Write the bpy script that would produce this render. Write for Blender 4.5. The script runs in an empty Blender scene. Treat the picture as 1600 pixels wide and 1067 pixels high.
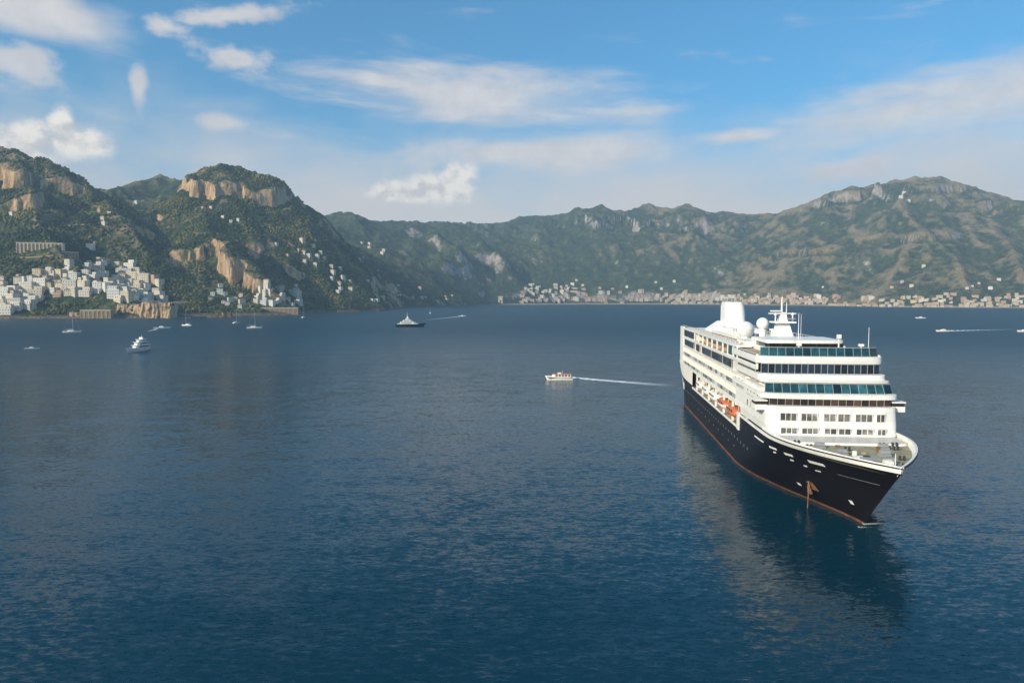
import bpy, math, random
import numpy as np
R = math.radians
rng = random.Random(7)
scene = bpy.context.scene
C = scene.collection

# ------------------------------------------------------------------ camera
F_PX, CXP, CYP, HORIZON, CAM_H = 1067.0, 800.0, 533.5, 463.0, 40.0      # photograph pixels
PITCH = math.atan((CYP - HORIZON) / F_PX)
cam_d = bpy.data.cameras.new('camera')
cam = bpy.data.objects.new('camera', cam_d)
C.objects.link(cam)
cam.location = (0, 0, CAM_H)
cam.rotation_euler = (math.pi / 2 - PITCH, 0, 0)
cam_d.sensor_width = 36
cam_d.lens = 36 * F_PX / 1600
cam_d.clip_start = 1
cam_d.clip_end = 60000
scene.camera = cam

# ------------------------------------------------------------------ render / exposure
scene.view_settings.view_transform = 'Standard'
scene.view_settings.look = 'None'
scene.view_settings.exposure = 0.2
scene.view_settings.gamma = 1
scene.view_settings.use_curve_mapping = False
scene.cycles.use_denoising = True
scene.cycles.max_bounces = 4
scene.cycles.glossy_bounces = 3
scene.cycles.diffuse_bounces = 2
scene.cycles.transmission_bounces = 2
scene.cycles.volume_bounces = 0
scene.cycles.transparent_max_bounces = 8
scene.cycles.sample_clamp_indirect = 4.0

# ------------------------------------------------------------------ sun
SUN_AZ, SUN_EL = R(-130), R(25)              # azimuth measured from +Y towards +X
SUN_STRENGTH = 5.0
sun_dir = (math.sin(SUN_AZ) * math.cos(SUN_EL), math.cos(SUN_AZ) * math.cos(SUN_EL), math.sin(SUN_EL))
sd_ = bpy.data.lights.new('sun', 'SUN')
sd_.energy = SUN_STRENGTH
sd_.angle = R(0.55)
sd_.color = (1.0, 0.83, 0.63)
sun = bpy.data.objects.new('sun', sd_)
C.objects.link(sun)
from mathutils import Vector
sun.rotation_euler = Vector(sun_dir).to_track_quat('Z', 'Y').to_euler()

# ------------------------------------------------------------------ node helper
class NT:
    def __init__(self, tree):
        self.t = tree
        self.n = tree.nodes
        self.l = tree.links
    def node(self, kind, **kw):
        nd = self.n.new(kind)
        for k, v in kw.items():
            setattr(nd, k, v)
        return nd
    def put(self, sock, v):
        if v is None:
            return
        if hasattr(v, 'is_output') or isinstance(v, bpy.types.NodeSocket):
            self.l.new(v, sock)
        else:
            try:
                sock.default_value = v
            except Exception:
                sock.default_value = (v, v, v)
    def math(self, op, a, b=None, c=None, clamp=False):
        nd = self.node('ShaderNodeMath', operation=op)
        nd.use_clamp = clamp
        self.put(nd.inputs[0], a)
        self.put(nd.inputs[1], b)
        self.put(nd.inputs[2], c)
        return nd.outputs[0]
    def vmath(self, op, a, b=None, out=0):
        nd = self.node('ShaderNodeVectorMath', operation=op)
        self.put(nd.inputs[0], a)
        self.put(nd.inputs[1], b)
        return nd.outputs[out]
    def noise(self, vec, scale, detail=4.0, rough=0.55, dist=0.0):
        nd = self.node('ShaderNodeTexNoise')
        self.put(nd.inputs['Vector'], vec)
        nd.inputs['Scale'].default_value = scale
        nd.inputs['Detail'].default_value = detail
        nd.inputs['Roughness'].default_value = rough
        nd.inputs['Distortion'].default_value = dist
        return nd.outputs['Fac']
    def ramp(self, fac, stops, interp='LINEAR'):
        nd = self.node('ShaderNodeValToRGB')
        nd.color_ramp.interpolation = interp
        el = nd.color_ramp.elements
        while len(el) < len(stops):
            el.new(0.5)
        for e, (p, c) in zip(el, stops):
            e.position = p
            e.color = (*c, 1) if len(c) == 3 else c
        self.put(nd.inputs['Fac'], fac)
        return nd.outputs['Color']
    def smooth(self, x, lo, hi):
        nd = self.node('ShaderNodeMapRange', interpolation_type='SMOOTHSTEP')
        self.put(nd.inputs['Value'], x)
        self.put(nd.inputs['From Min'], lo)
        self.put(nd.inputs['From Max'], hi)
        return nd.outputs['Result']
    def mix(self, fac, a, b, blend='MIX'):
        nd = self.node('ShaderNodeMix', data_type='RGBA', blend_type=blend)
        self.put(nd.inputs['Factor'], fac)
        self.put(nd.inputs['A'] if False else nd.inputs[6], a)
        self.put(nd.inputs[7], b)
        return nd.outputs[2]
    def rgb(self, c):
        nd = self.node('ShaderNodeRGB')
        nd.outputs[0].default_value = (*c, 1)
        return nd.outputs[0]
    def xyz(self, x, y, z):
        nd = self.node('ShaderNodeCombineXYZ')
        self.put(nd.inputs[0], x)
        self.put(nd.inputs[1], y)
        self.put(nd.inputs[2], z)
        return nd.outputs[0]
    def sep(self, v):
        nd = self.node('ShaderNodeSeparateXYZ')
        self.put(nd.inputs[0], v)
        return nd.outputs

# ------------------------------------------------------------------ world: Nishita sky with cloud layers
world = bpy.data.worlds.new('World')
scene.world = world
world.use_nodes = True
wt = NT(world.node_tree)
world.node_tree.nodes.clear()
sky = wt.node('ShaderNodeTexSky', sky_type='NISHITA')
sky.sun_disc = False
sky.sun_elevation = SUN_EL
sky.sun_rotation = SUN_AZ
sky.altitude = 40
sky.air_density = 1.0
sky.dust_density = 1.6
sky.ozone_density = 2.2
tc = wt.node('ShaderNodeTexCoord')
d = wt.vmath('NORMALIZE', tc.outputs['Generated'])
dx, dy, dz = wt.sep(d)[0:3]
az = wt.math('ARCTAN2', dx, dy)
el = wt.math('ARCSINE', dz)
SKY_STRENGTH = 0.14
base_sky = wt.mix(1.0, sky.outputs['Color'], (0.30, 0.88, 1.10, 1), 'MULTIPLY')

def px_dir(u, v):
    x = (u - CXP) / F_PX
    y = (CYP - v) / F_PX
    c, s = math.cos(PITCH), math.sin(PITCH)
    return np.array([x, c + y * s, -s + y * c])

def px_azel(u, v):
    q = px_dir(u, v)
    q = q / np.linalg.norm(q)
    return math.atan2(q[0], q[1]), math.asin(q[2])

# noise fields, all in world directions (azimuth, elevation)
ae = wt.xyz(az, wt.math('MULTIPLY', el, 2.2), 0.0)
ae_puff = wt.xyz(az, wt.math('MULTIPLY', el, 1.35), 0.0)
n_puff = wt.noise(ae_puff, 26.0, 7.0, 0.6)
n_soft = wt.noise(ae, 5.0, 6.0, 0.55, 0.3)
ae_str = wt.xyz(wt.math('ADD', az, wt.math('MULTIPLY', el, 0.7)), wt.math('MULTIPLY', el, 5.0), 3.3)
n_str = wt.noise(ae_str, 6.0, 7.0, 0.6, 0.25)

def blob(u, v, hu, hv, tilt, nz, amp, lo, hi, flat=0.0, mid=0.59):
    """soft cloud mass at the direction of photo pixel (u, v): returns 0..1 cover"""
    a0, e0 = px_azel(u, v)
    a1, _ = px_azel(u + 1, v)
    _, e1 = px_azel(u, v - 1)
    ka, ke = 1 / (hu * (a1 - a0)), 1 / (hv * (e1 - e0))
    da = wt.math('SUBTRACT', az, a0)
    de = wt.math('SUBTRACT', el, e0)
    if tilt:
        de = wt.math('SUBTRACT', de, wt.math('MULTIPLY', da, tilt))
    x = wt.math('MULTIPLY', da, ka)
    y = wt.math('MULTIPLY', de, ke)
    if flat:
        below = wt.math('LESS_THAN', y, 0.0)
        y = wt.math('MULTIPLY', y, wt.math('ADD', 1.0, wt.math('MULTIPLY', below, flat)))
    r = wt.math('SQRT', wt.math('ADD', wt.math('MULTIPLY', x, x), wt.math('MULTIPLY', y, y)))
    r = wt.math('ADD', r, wt.math('MULTIPLY', wt.math('SUBTRACT', nz, mid), amp))
    return wt.smooth(r, hi, lo), y

def union(items):
    out = items[0]
    for i in items[1:]:
        out = wt.math('MAXIMUM', out, i)
    return out

# thin veil of stratus, thicker towards the horizon all the way round
veil = wt.math('MULTIPLY', wt.smooth(wt.math('ADD', el, wt.math('MULTIPLY', wt.math('SUBTRACT', n_soft, 0.5), 0.22)), R(16.5), R(5.5)), 0.95)
# high streaks everywhere
streak = wt.math('MULTIPLY', wt.smooth(n_str, 0.56, 0.78), 0.42)
soft = [
    blob(745, 150, 265, 46, -0.06, n_str, 2.5, -0.1, 1.15)[0],
    blob(600, 128, 110, 20, -0.10, n_str, 2.3, -0.1, 1.15)[0],
    blob(1500, 165, 250, 66, 0.03, n_str, 2.3, -0.1, 1.15)[0],
    blob(1610, 140, 150, 60, 0.0, n_soft, 2.3, -0.1, 1.15)[0],
    blob(345, 26, 105, 15, 0.22, n_puff, 2.8, -0.1, 1.15)[0],
    blob(262, 42, 40, 16, 0.0, n_puff, 2.8, -0.1, 1.15)[0],
    blob(370, 92, 62, 20, -0.1, n_puff, 3.0, -0.1, 1.15)[0],
    blob(216, 136, 14, 34, 0.0, n_puff, 2.3, -0.1, 1.15)[0],
    blob(30, 100, 70, 34, 0.0, n_puff, 2.8, -0.1, 1.15)[0],
    blob(70, 20, 120, 40, -0.1, n_soft, 3.4, -0.1, 1.15)[0],
    blob(350, 192, 50, 14, 0.0, n_puff, 2.3, -0.1, 1.15)[0],
    blob(1140, 214, 80, 12, 0.0, n_str, 2.3, -0.1, 1.15)[0],
    blob(1330, 262, 80, 20, 0.05, n_puff, 3.0, -0.1, 1.15)[0],
    blob(880, 240, 260, 26, 0.02, n_soft, 2.7, -0.1, 1.15)[0],
]
soft_m = wt.math('MULTIPLY', union(soft), 0.85)
puff_specs = [
    (690, 298, 62, 36, 0.0), (716, 280, 36, 36, 0.0), (612, 302, 38, 24, 0.0), (655, 306, 90, 20, 0.0),
    (96, 200, 26, 38, 0.0), (50, 216, 46, 32, 0.0), (120, 226, 76, 36, 0.0), (20, 236, 80, 40, 0.0),
]
puffs = [blob(u, v, hu * 0.8, hv * 0.8, t, n_puff, 1.5, 0.10, 1.0, 0.5, 0.80) for u, v, hu, hv, t in puff_specs]
puff_m = union([p[0] for p in puffs])
# light on the puffs: the side towards the sun (left, above) is bright, thick lower right is grey
ae_off = wt.vmath('ADD', ae_puff, (-0.010, 0.012, 0.0))
n_off = wt.noise(ae_off, 26.0, 7.0, 0.6)
lit = wt.smooth(wt.math('SUBTRACT', n_off, n_puff), -0.16, 0.10)
puff_col = wt.mix(lit, (4.9, 4.4, 4.05, 1), (7.8, 6.9, 5.8, 1))
veil_col = wt.rgb((5.5, 4.85, 4.4))
soft_col = wt.mix(wt.smooth(n_puff, 0.3, 0.7), (4.9, 4.45, 4.2, 1), (5.9, 5.3, 4.9, 1))
col = wt.mix(veil, base_sky, veil_col)
col = wt.mix(streak, col, soft_col)
col = wt.mix(soft_m, col, soft_col)
col = wt.mix(wt.math('MULTIPLY', puff_m, 0.93), col, puff_col)
bg = wt.node('ShaderNodeBackground')
wt.l.new(col, bg.inputs['Color'])
bg.inputs['Strength'].default_value = SKY_STRENGTH
wo = wt.node('ShaderNodeOutputWorld')
wt.l.new(bg.outputs[0], wo.inputs['Surface'])
world.cycles.sampling_method = 'MANUAL'
world.cycles.sample_map_resolution = 512

# ------------------------------------------------------------------ object helpers
def tag(o, label=None, cat=None, group=None, kind=None):
    if label: o['label'] = label
    if cat: o['category'] = cat
    if group: o['group'] = group
    if kind: o['kind'] = kind
    return o

def empty(name, loc=(0, 0, 0), rz=0.0, scale=1.0):
    o = bpy.data.objects.new(name, None)
    C.objects.link(o)
    o.location = loc
    o.rotation_euler = (0, 0, rz)
    o.scale = (scale, scale, scale)
    o.empty_display_size = 0.5
    return o

class MB:
    """collects vertices and faces of one part"""
    def __init__(self):
        self.v, self.f = [], []
    def add(self, vs, fs):
        b = len(self.v)
        self.v += [tuple(map(float, p)) for p in vs]
        self.f += [tuple(i + b for i in q) for q in fs]
        return self
    def box(self, x0, x1, y0, y1, z0, z1):
        return self.add([(x0, y0, z0), (x1, y0, z0), (x1, y1, z0), (x0, y1, z0), (x0, y0, z1), (x1, y0, z1), (x1, y1, z1), (x0, y1, z1)],
                        [(3, 2, 1, 0), (4, 5, 6, 7), (0, 1, 5, 4), (1, 2, 6, 5), (2, 3, 7, 6), (3, 0, 4, 7)])
    def obox(self, c, ax, hx, hy, z0, z1):
        """box centred on (cx, cy) turned so that its x axis points along ax"""
        a = np.array(ax, float); a /= np.linalg.norm(a)
        b = np.array([-a[1], a[0]])
        p = [np.array(c) + sx * hx * a + sy * hy * b for sx, sy in ((-1, -1), (1, -1), (1, 1), (-1, 1))]
        vs = [(q[0], q[1], z0) for q in p] + [(q[0], q[1], z1) for q in p]
        return self.add(vs, [(3, 2, 1, 0), (4, 5, 6, 7), (0, 1, 5, 4), (1, 2, 6, 5), (2, 3, 7, 6), (3, 0, 4, 7)])
    def prism(self, poly, z0, z1, top=None):
        n = len(poly)
        top = top or poly
        vs = [(x, y, z0) for x, y in poly] + [(x, y, z1) for x, y in top]
        fs = [tuple(range(n))[::-1], tuple(range(n, 2 * n))] + [(i, (i + 1) % n, n + (i + 1) % n, n + i) for i in range(n)]
        return self.add(vs, fs)
    def loft(self, rings, cap=True, closed=True):
        n = len(rings[0])
        vs = [p for r in rings for p in r]
        fs = []
        m = n if closed else n - 1
        for k in range(len(rings) - 1):
            for i in range(m):
                j = (i + 1) % n
                fs.append((k * n + i, k * n + j, (k + 1) * n + j, (k + 1) * n + i))
        if cap:
            fs.append(tuple(range(n))[::-1])
            fs.append(tuple(range((len(rings) - 1) * n, len(rings) * n)))
        return self.add(vs, fs)
    def tube(self, p, q, r, r2=None, n=8):
        p, q = np.array(p, float), np.array(q, float)
        r2 = r if r2 is None else r2
        t = (q - p) / np.linalg.norm(q - p)
        a = np.cross(t, (0, 0, 1) if abs(t[2]) < 0.9 else (1, 0, 0)); a /= np.linalg.norm(a)
        b = np.cross(t, a)
        rings = [[c + rr * (math.cos(2 * math.pi * i / n) * a + math.sin(2 * math.pi * i / n) * b) for i in range(n)] for c, rr in ((p, r), (q, r2))]
        return self.loft(rings)
    def lathe(self, c, prof, n=20):
        return self.loft([[(c[0] + r * math.cos(2 * math.pi * i / n), c[1] + r * math.sin(2 * math.pi * i / n), c[2] + z) for i in range(n)] for r, z in prof])
    def build(self, name, mat, parent=None, smooth=False):
        me = bpy.data.meshes.new(name)
        me.from_pydata(self.v, [], self.f)
        if mat is not None:
            me.materials.append(mat)
        if smooth:
            me.polygons.foreach_set('use_smooth', [True] * len(me.polygons))
        me.update()
        o = bpy.data.objects.new(name, me)
        C.objects.link(o)
        if parent is not None:
            o.parent = parent
        return o

def link_copy(o, parent=None):
    c = o.copy()
    C.objects.link(c)
    c.parent = parent
    return c

# ------------------------------------------------------------------ materials
def principled(name, col, rough=0.5, metal=0.0, spec=0.5, var=0.0, vscale=1.0, bump=0.0, bscale=5.0, coat=0.0):
    m = bpy.data.materials.new(name)
    m.use_nodes = True
    t = NT(m.node_tree)
    b = m.node_tree.nodes['Principled BSDF']
    b.inputs['Base Color'].default_value = (*col, 1)
    b.inputs['Roughness'].default_value = rough
    b.inputs['Metallic'].default_value = metal
    b.inputs['Specular IOR Level'].default_value = spec
    b.inputs['Coat Weight'].default_value = coat
    co = t.node('ShaderNodeTexCoord').outputs['Object']
    if var:
        n = t.noise(co, vscale, 6.0, 0.6)
        lo = tuple(c * (1 - var) for c in col)
        hi = tuple(min(1, c * (1 + var * 0.6)) for c in col)
        t.l.new(t.ramp(n, [(0.3, lo), (0.7, hi)]), b.inputs['Base Color'])
    if bump:
        bp = t.node('ShaderNodeBump')
        bp.inputs['Strength'].default_value = 1.0
        bp.inputs['Distance'].default_value = bump
        t.l.new(t.noise(co, bscale, 5.0), bp.inputs['Height'])
        t.l.new(bp.outputs[0], b.inputs['Normal'])
    return m

# ------------------------------------------------------------------ pixels to places
def at(u, v, depth):
    """world point on the sight line of photo pixel (u, v), depth metres ahead (+Y)"""
    q = px_dir(u, v)
    return np.array([0, 0, CAM_H]) + q * (depth / q[1])
def sea(u, v):
    """point of the sea surface under photo pixel (u, v)"""
    q = px_dir(u, v)
    return np.array([0, 0, CAM_H]) + q * (-CAM_H / q[2])

# ------------------------------------------------------------------ noise for the terrain
_perm = np.random.RandomState(11).permutation(512)
_grad = np.random.RandomState(5).normal(size=(512, 2))
_grad /= np.linalg.norm(_grad, axis=1)[:, None]
def perlin(x, y):
    xi, yi = np.floor(x).astype(np.int64), np.floor(y).astype(np.int64)
    xf, yf = x - xi, y - yi
    u_, v_ = xf * xf * xf * (xf * (xf * 6 - 15) + 10), yf * yf * yf * (yf * (yf * 6 - 15) + 10)
    def g(ix, iy, fx, fy):
        h = _perm[(_perm[ix & 511] + iy) & 511]
        gr = _grad[h]
        return gr[..., 0] * fx + gr[..., 1] * fy
    a, b = g(xi, yi, xf, yf), g(xi + 1, yi, xf - 1, yf)
    c, d_ = g(xi, yi + 1, xf, yf - 1), g(xi + 1, yi + 1, xf - 1, yf - 1)
    return (a + u_ * (b - a)) * (1 - v_) + (c + u_ * (d_ - c)) * v_
def fbm(x, y, wl, octv=5, gain=0.5, ridged=False):
    s, a = np.zeros_like(x), 1.0
    for i in range(octv):
        n = perlin(x / wl + 17.3 * i, y / wl - 9.1 * i) * 1.6
        s += a * ((1 - 2 * np.abs(n)) if ridged else n)
        a *= gain
        wl *= 0.5
    return s

# ------------------------------------------------------------------ terrain: crests, coast, cliffs
CRESTS = [   # (slope, [(u, v, depth)...])   crest lines of the mountains
    (0.72, [(-420, 150, 2000), (-250, 185, 1980), (-100, 208, 1950), (0, 231, 1900), (28, 240, 1880), (62, 258, 1850), (84, 270, 1830), (104, 277, 1830), (128, 290, 1840), (165, 318, 1760), (205, 360, 1640), (255, 428, 1460)]),
    (0.66, [(20, 239, 1880), (45, 300, 1660), (60, 350, 1520), (95, 395, 1400), (140, 418, 1340), (185, 434, 1310), (235, 455, 1290)]),
    (0.66, [(-200, 230, 1800), (-160, 330, 1500), (-60, 410, 1330), (20, 442, 1260)]),
    (0.55, [(60, 300, 2800), (120, 289, 2750), (185, 298, 2700), (215, 284, 2600), (250, 275, 2550), (290, 284, 2550), (330, 300, 2550), (430, 330, 2650)]),
    (0.85, [(286, 297, 2130), (304, 275, 2110), (322, 264, 2100), (350, 259, 2080), (376, 264, 2090), (396, 272, 2100), (420, 282, 2110), (442, 294, 2130), (462, 311, 2140), (472, 330, 2150)]),
    (0.72, [(330, 275, 2080), (318, 335, 1850), (330, 368, 1730), (372, 384, 1660), (405, 412, 1600), (440, 445, 1540), (462, 466, 1515)]),
    (0.62, [(300, 290, 2100), (262, 326, 1960), (228, 342, 1860), (206, 372, 1720), (262, 425, 1510), (290, 460, 1440)]),
    (0.55, [(472, 330, 2150), (490, 360, 2080), (520, 410, 2000), (560, 452, 1930), (588, 478, 1860)]),
    (0.55, [(420, 335, 2050), (470, 385, 1950), (505, 435, 1860), (530, 470, 1820)]),
    (0.52, [(500, 345, 3400), (555, 384, 2950), (600, 392, 2850), (640, 430, 2750), (680, 462, 2780)]),
    (0.50, [(440, 345, 3100), (480, 338, 3200), (505, 342, 3400), (532, 336, 3500), (558, 338, 3600), (580, 348, 3800), (606, 349, 4000), (650, 346, 4300), (692, 350, 4500), (722, 352, 4600), (760, 356, 4700)]),
    (0.48, [(580, 348, 3800), (610, 385, 3350), (660, 420, 3050), (712, 455, 2960), (745, 470, 3080)]),
    (0.60, [(692, 350, 4100), (722, 353, 3950), (780, 374, 3850), (860, 396, 3760), (940, 416, 3680), (1005, 438, 3600), (1040, 456, 3520)]),
    (0.45, [(650, 346, 4300), (720, 385, 4000), (790, 420, 3720), (850, 445, 3570), (900, 462, 3570)]),
    (0.60, [(700, 352, 4800), (760, 354, 4700), (800, 346, 4700), (812, 341, 4700), (868, 339, 4650), (880, 336, 4600), (904, 327, 4550), (922, 329, 4550), (938, 322, 4500), (960, 330, 4520), (992, 331, 4550), (1004, 322, 4500), (1016, 318, 4480), (1030, 326, 4500), (1052, 331, 4500), (1074, 320, 4450), (1100, 332, 4480), (1138, 332, 4400), (1172, 339, 4400), (1198, 334, 4350), (1226, 330, 4300), (1252, 322, 4200), (1282, 310, 4150), (1312, 298, 4100), (1330, 291, 4100), (1368, 288, 4100), (1396, 281, 4050), (1430, 277, 4000), (1470, 278, 4000), (1496, 288, 4000), (1520, 296, 4000), (1552, 303, 4000), (1574, 310, 3950), (1600, 334, 3900), (1680, 352, 3850), (1800, 300, 3800), (1950, 290, 3700)]),
    (0.60, [(868, 339, 4650), (890, 378, 4300), (925, 415, 3950), (960, 446, 3650)]),
    (0.60, [(940, 322, 4500), (955, 362, 4250), (985, 398, 3980), (1010, 436, 3700)]),
    (0.62, [(1016, 318, 4480), (1025, 362, 4200), (1040, 400, 3900), (1075, 440, 3550)]),
    (0.62, [(1100, 332, 4480), (1120, 372, 4100), (1150, 415, 3700), (1180, 448, 3400)]),
    (0.62, [(1172, 339, 4400), (1190, 376, 4000), (1205, 405, 3700)]),
    (0.62, [(1252, 322, 4200), (1252, 362, 3800), (1235, 400, 3500), (1205, 432, 3300), (1180, 458, 3230)]),
    (0.62, [(1252, 362, 3800), (1290, 405, 3400), (1310, 440, 3100)]),
    (0.62, [(1330, 291, 4100), (1330, 345, 3700), (1345, 390, 3350)]),
    (0.64, [(1430, 277, 4000), (1405, 318, 3600), (1438, 362, 3200), (1405, 405, 2980), (1375, 440, 2800), (1340, 464, 2780)]),
    (0.64, [(1438, 362, 3200), (1490, 398, 2900), (1510, 436, 2650)]),
    (0.62, [(1496, 288, 4000), (1500, 340, 3500), (1530, 380, 3100)]),
    (0.64, [(1552, 303, 4000), (1545, 350, 3400), (1580, 385, 2950), (1600, 430, 2600)]),
    (0.62, [(1700, 340, 3800), (1680, 400, 3000), (1720, 440, 2550)]),
    (0.60, [(-500, 140, 2900), (-200, 200, 2900), (60, 262, 3000)]),
]
COAST = [(-700, 520), (-300, 503.5), (-80, 499.5), (0, 498.5), (90, 498), (175, 497.6), (262, 497), (274, 494.8), (330, 494.2), (400, 493.2), (455, 492.2), (472, 491), (486, 488.6), (530, 488.0), (597, 486.5), (622, 482.5), (650, 480.6), (730, 478.4), (772, 476.4), (900, 475.6), (1020, 475.6), (1100, 476), (1200, 477), (1300, 478), (1380, 479.6), (1450, 480.5), (1600, 481.5), (1750, 483), (2100, 488)]
CLIFFS = [  # (u, v, depth, radius, half height) where the rock breaks out in a face
    (385, 302, 2060, 215, 56), (375, 405, 1640, 150, 60), (10, 285, 1750, 180, 56), (60, 312, 1640, 100, 40), (165, 345, 1690, 60, 26), (140, 372, 1500, 45, 16), (105, 300, 1800, 80, 30), (85, 350, 1520, 60, 20),
    (212, 366, 1740, 60, 30), (254, 350, 1900, 65, 28), (318, 400, 1690, 70, 28), (440, 430, 1570, 50, 22),
    (1000, 352, 4350, 420, 60), (1090, 360, 4300, 300, 60), (930, 350, 4400, 260, 55), (1330, 312, 3950, 260, 50), (1450, 300, 3850, 330, 45), (1560, 330, 3700, 250, 50), (1440, 372, 3150, 180, 34), (1250, 400, 3500, 220, 36), (1300, 390, 3600, 160, 36), (730, 352, 4500, 250, 45),
]
crest_seg = []
for slope, pts in CRESTS:
    w3 = [at(*p) for p in pts]
    for a, b in zip(w3[:-1], w3[1:]):
        crest_seg.append((a, b, slope))
coast_pts = np.array([sea(u, v)[:2] for u, v in COAST])

def coast_dist(x, y):
    """signed distance to the coast, positive inland"""
    best = np.full(x.shape, 1e9)
    sign = np.ones(x.shape)
    for (ax, ay), (bx, by) in zip(coast_pts[:-1], coast_pts[1:]):
        ex, ey = bx - ax, by - ay
        L2 = ex * ex + ey * ey
        t = np.clip(((x - ax) * ex + (y - ay) * ey) / L2, 0, 1)
        qx, qy = x - ax - t * ex, y - ay - t * ey
        dd = np.hypot(qx, qy)
        s = np.sign(ex * (y - ay) - ey * (x - ax))
        m = dd < best - 1e-6
        best = np.where(m, dd, best)
        sign = np.where(m, s, sign)
    return best * np.where(sign == 0, 1, sign)

cliff_w = [(at(u, v, dp), r, hh) for u, v, dp, r, hh in CLIFFS]

def terrain(x, y, want_near=False):
    x, y = np.asarray(x, float), np.asarray(y, float)
    wx = x + 28 * fbm(x, y, 240, 3)
    wy = y + 28 * fbm(x + 900, y - 400, 240, 3)
    K = 9.0
    acc = np.full(x.shape, -1e9)
    near = np.full(x.shape, 1e9)
    shp = x.shape
    x, y, wx, wy, acc, near = (np.ravel(k_) for k_ in (x, y, wx, wy, acc, near))
    acc, near = acc.copy(), near.copy()
    for a, b, slope in crest_seg:
        reach = max(a[2], b[2]) / slope / 0.88 + 60
        ix = np.nonzero((x > min(a[0], b[0]) - reach) & (x < max(a[0], b[0]) + reach) & (y > min(a[1], b[1]) - reach) & (y < max(a[1], b[1]) + reach))[0]
        if len(ix) == 0:
            continue
        X, Y, WX, WY = x[ix], y[ix], wx[ix], wy[ix]
        ex, ey = b[0] - a[0], b[1] - a[1]
        L2 = ex * ex + ey * ey
        t0 = np.clip(((X - a[0]) * ex + (Y - a[1]) * ey) / L2, 0, 1)
        d0 = np.hypot(X - a[0] - t0 * ex, Y - a[1] - t0 * ey)
        t1 = np.clip(((WX - a[0]) * ex + (WY - a[1]) * ey) / L2, 0, 1)
        d1 = np.hypot(WX - a[0] - t1 * ex, WY - a[1] - t1 * ey)
        w = np.clip(d0 / 90, 0, 1)
        dd = d0 * (1 - w) + d1 * w
        z = a[2] + t0 * (b[2] - a[2]) - slope * dd * (1 - 0.12 * np.clip(dd / 900, 0, 1))
        ac = acc[ix]
        acc[ix] = np.maximum(ac, z) + K * np.log1p(np.exp(-np.minimum(np.abs(ac - z), 400) / K)) * (ac > -1e8)
        near[ix] = np.minimum(near[ix], d0)
    x, y, acc, near = (k_.reshape(shp) for k_ in (x, y, acc, near))
    sd = coast_dist(x + 5 * fbm(x, y, 60, 3), y + 5 * fbm(x + 77, y, 60, 3))
    h = np.maximum(acc, 3.0 + 0.06 * np.maximum(sd, 0))
    amp = np.clip((near - 6) * (0.16 + 0.16 * np.clip((y - 2300) / 900, 0, 1)), 1.0 + 7.0 * np.clip((y - 2300) / 900, 0, 1), 26 + 40 * np.clip((y - 2300) / 900, 0, 1))
    far = np.clip((y - 2300) / 900, 0, 1)
    gul = fbm(x, y, 190, 5, 0.52, ridged=True) - 0.35
    gul2 = fbm(x + 500, y + 300, 520, 5, 0.40, ridged=True) - 0.35
    h = h + amp * (0.8 * gul * (1 - far) + (1.0 * gul2 + 0.15 * gul) * far * 1.25) + (1.5 + 7 * far) * fbm(x, y, 24 + 0 * x.flat[0], 3) * (1 - far) + far * 11 * fbm(x, y, 110, 4, 0.55)
    hf, xf_, yf_ = h.reshape(-1).copy(), x.reshape(-1), y.reshape(-1)
    for p, r, hh in cliff_w:
        ix = np.nonzero((np.abs(xf_ - p[0]) < r * 1.9) & (np.abs(yf_ - p[1]) < r * 1.9))[0]
        if len(ix) == 0:
            continue
        X, Y, hc = xf_[ix], yf_[ix], hf[ix]
        dd = np.hypot(X - p[0], Y - p[1])
        m = np.clip(1.3 - dd / r + 0.7 * fbm(X + 333, Y, 90, 4), 0, 1) ** 0.8
        z0 = p[2] + 0.9 * hh * fbm(X, Y, 150, 4)
        t = np.clip((hc - z0) / hh, -1, 1)
        rem = z0 + hh * np.sign(t) * np.abs(t) ** 0.30
        hf[ix] = hc + m * (rem - hc) * (np.abs(hc - z0) < hh)
    h = hf.reshape(shp)
    lc = 230.0 + 200.0 * np.clip((x + 150) / 350, 0, 1)
    h = h * np.clip(sd / lc, 0, 1) ** 0.5
    # shore: rocky on the near side, a beach in the far bay
    beach = np.clip((x + 80) / 300, 0, 1)
    steep = np.clip(sd, 0, 45) * (1.0 + 0.45 * fbm(x, y, 70, 3)) + 2.0 + np.maximum(sd - 45, 0) * 2.2
    flat = 1.2 + np.minimum(np.maximum(sd, 0), 75) * 0.035 + np.maximum(sd - 75, 0) * 2.5
    lim = steep * (1 - beach) + flat * beach
    k2 = 6.0
    h = -k2 * np.log(np.exp(-np.clip(h, -50, 2000) / k2 * 0.999) + np.exp(-np.clip(lim, -50, 2000) / k2)) if False else np.minimum(h, lim)
    h = np.where(sd > 0, np.maximum(h, 1.0), np.maximum(-14.0, sd * 0.9 - 0.5))
    if want_near:
        return h, near
    return h

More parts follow.
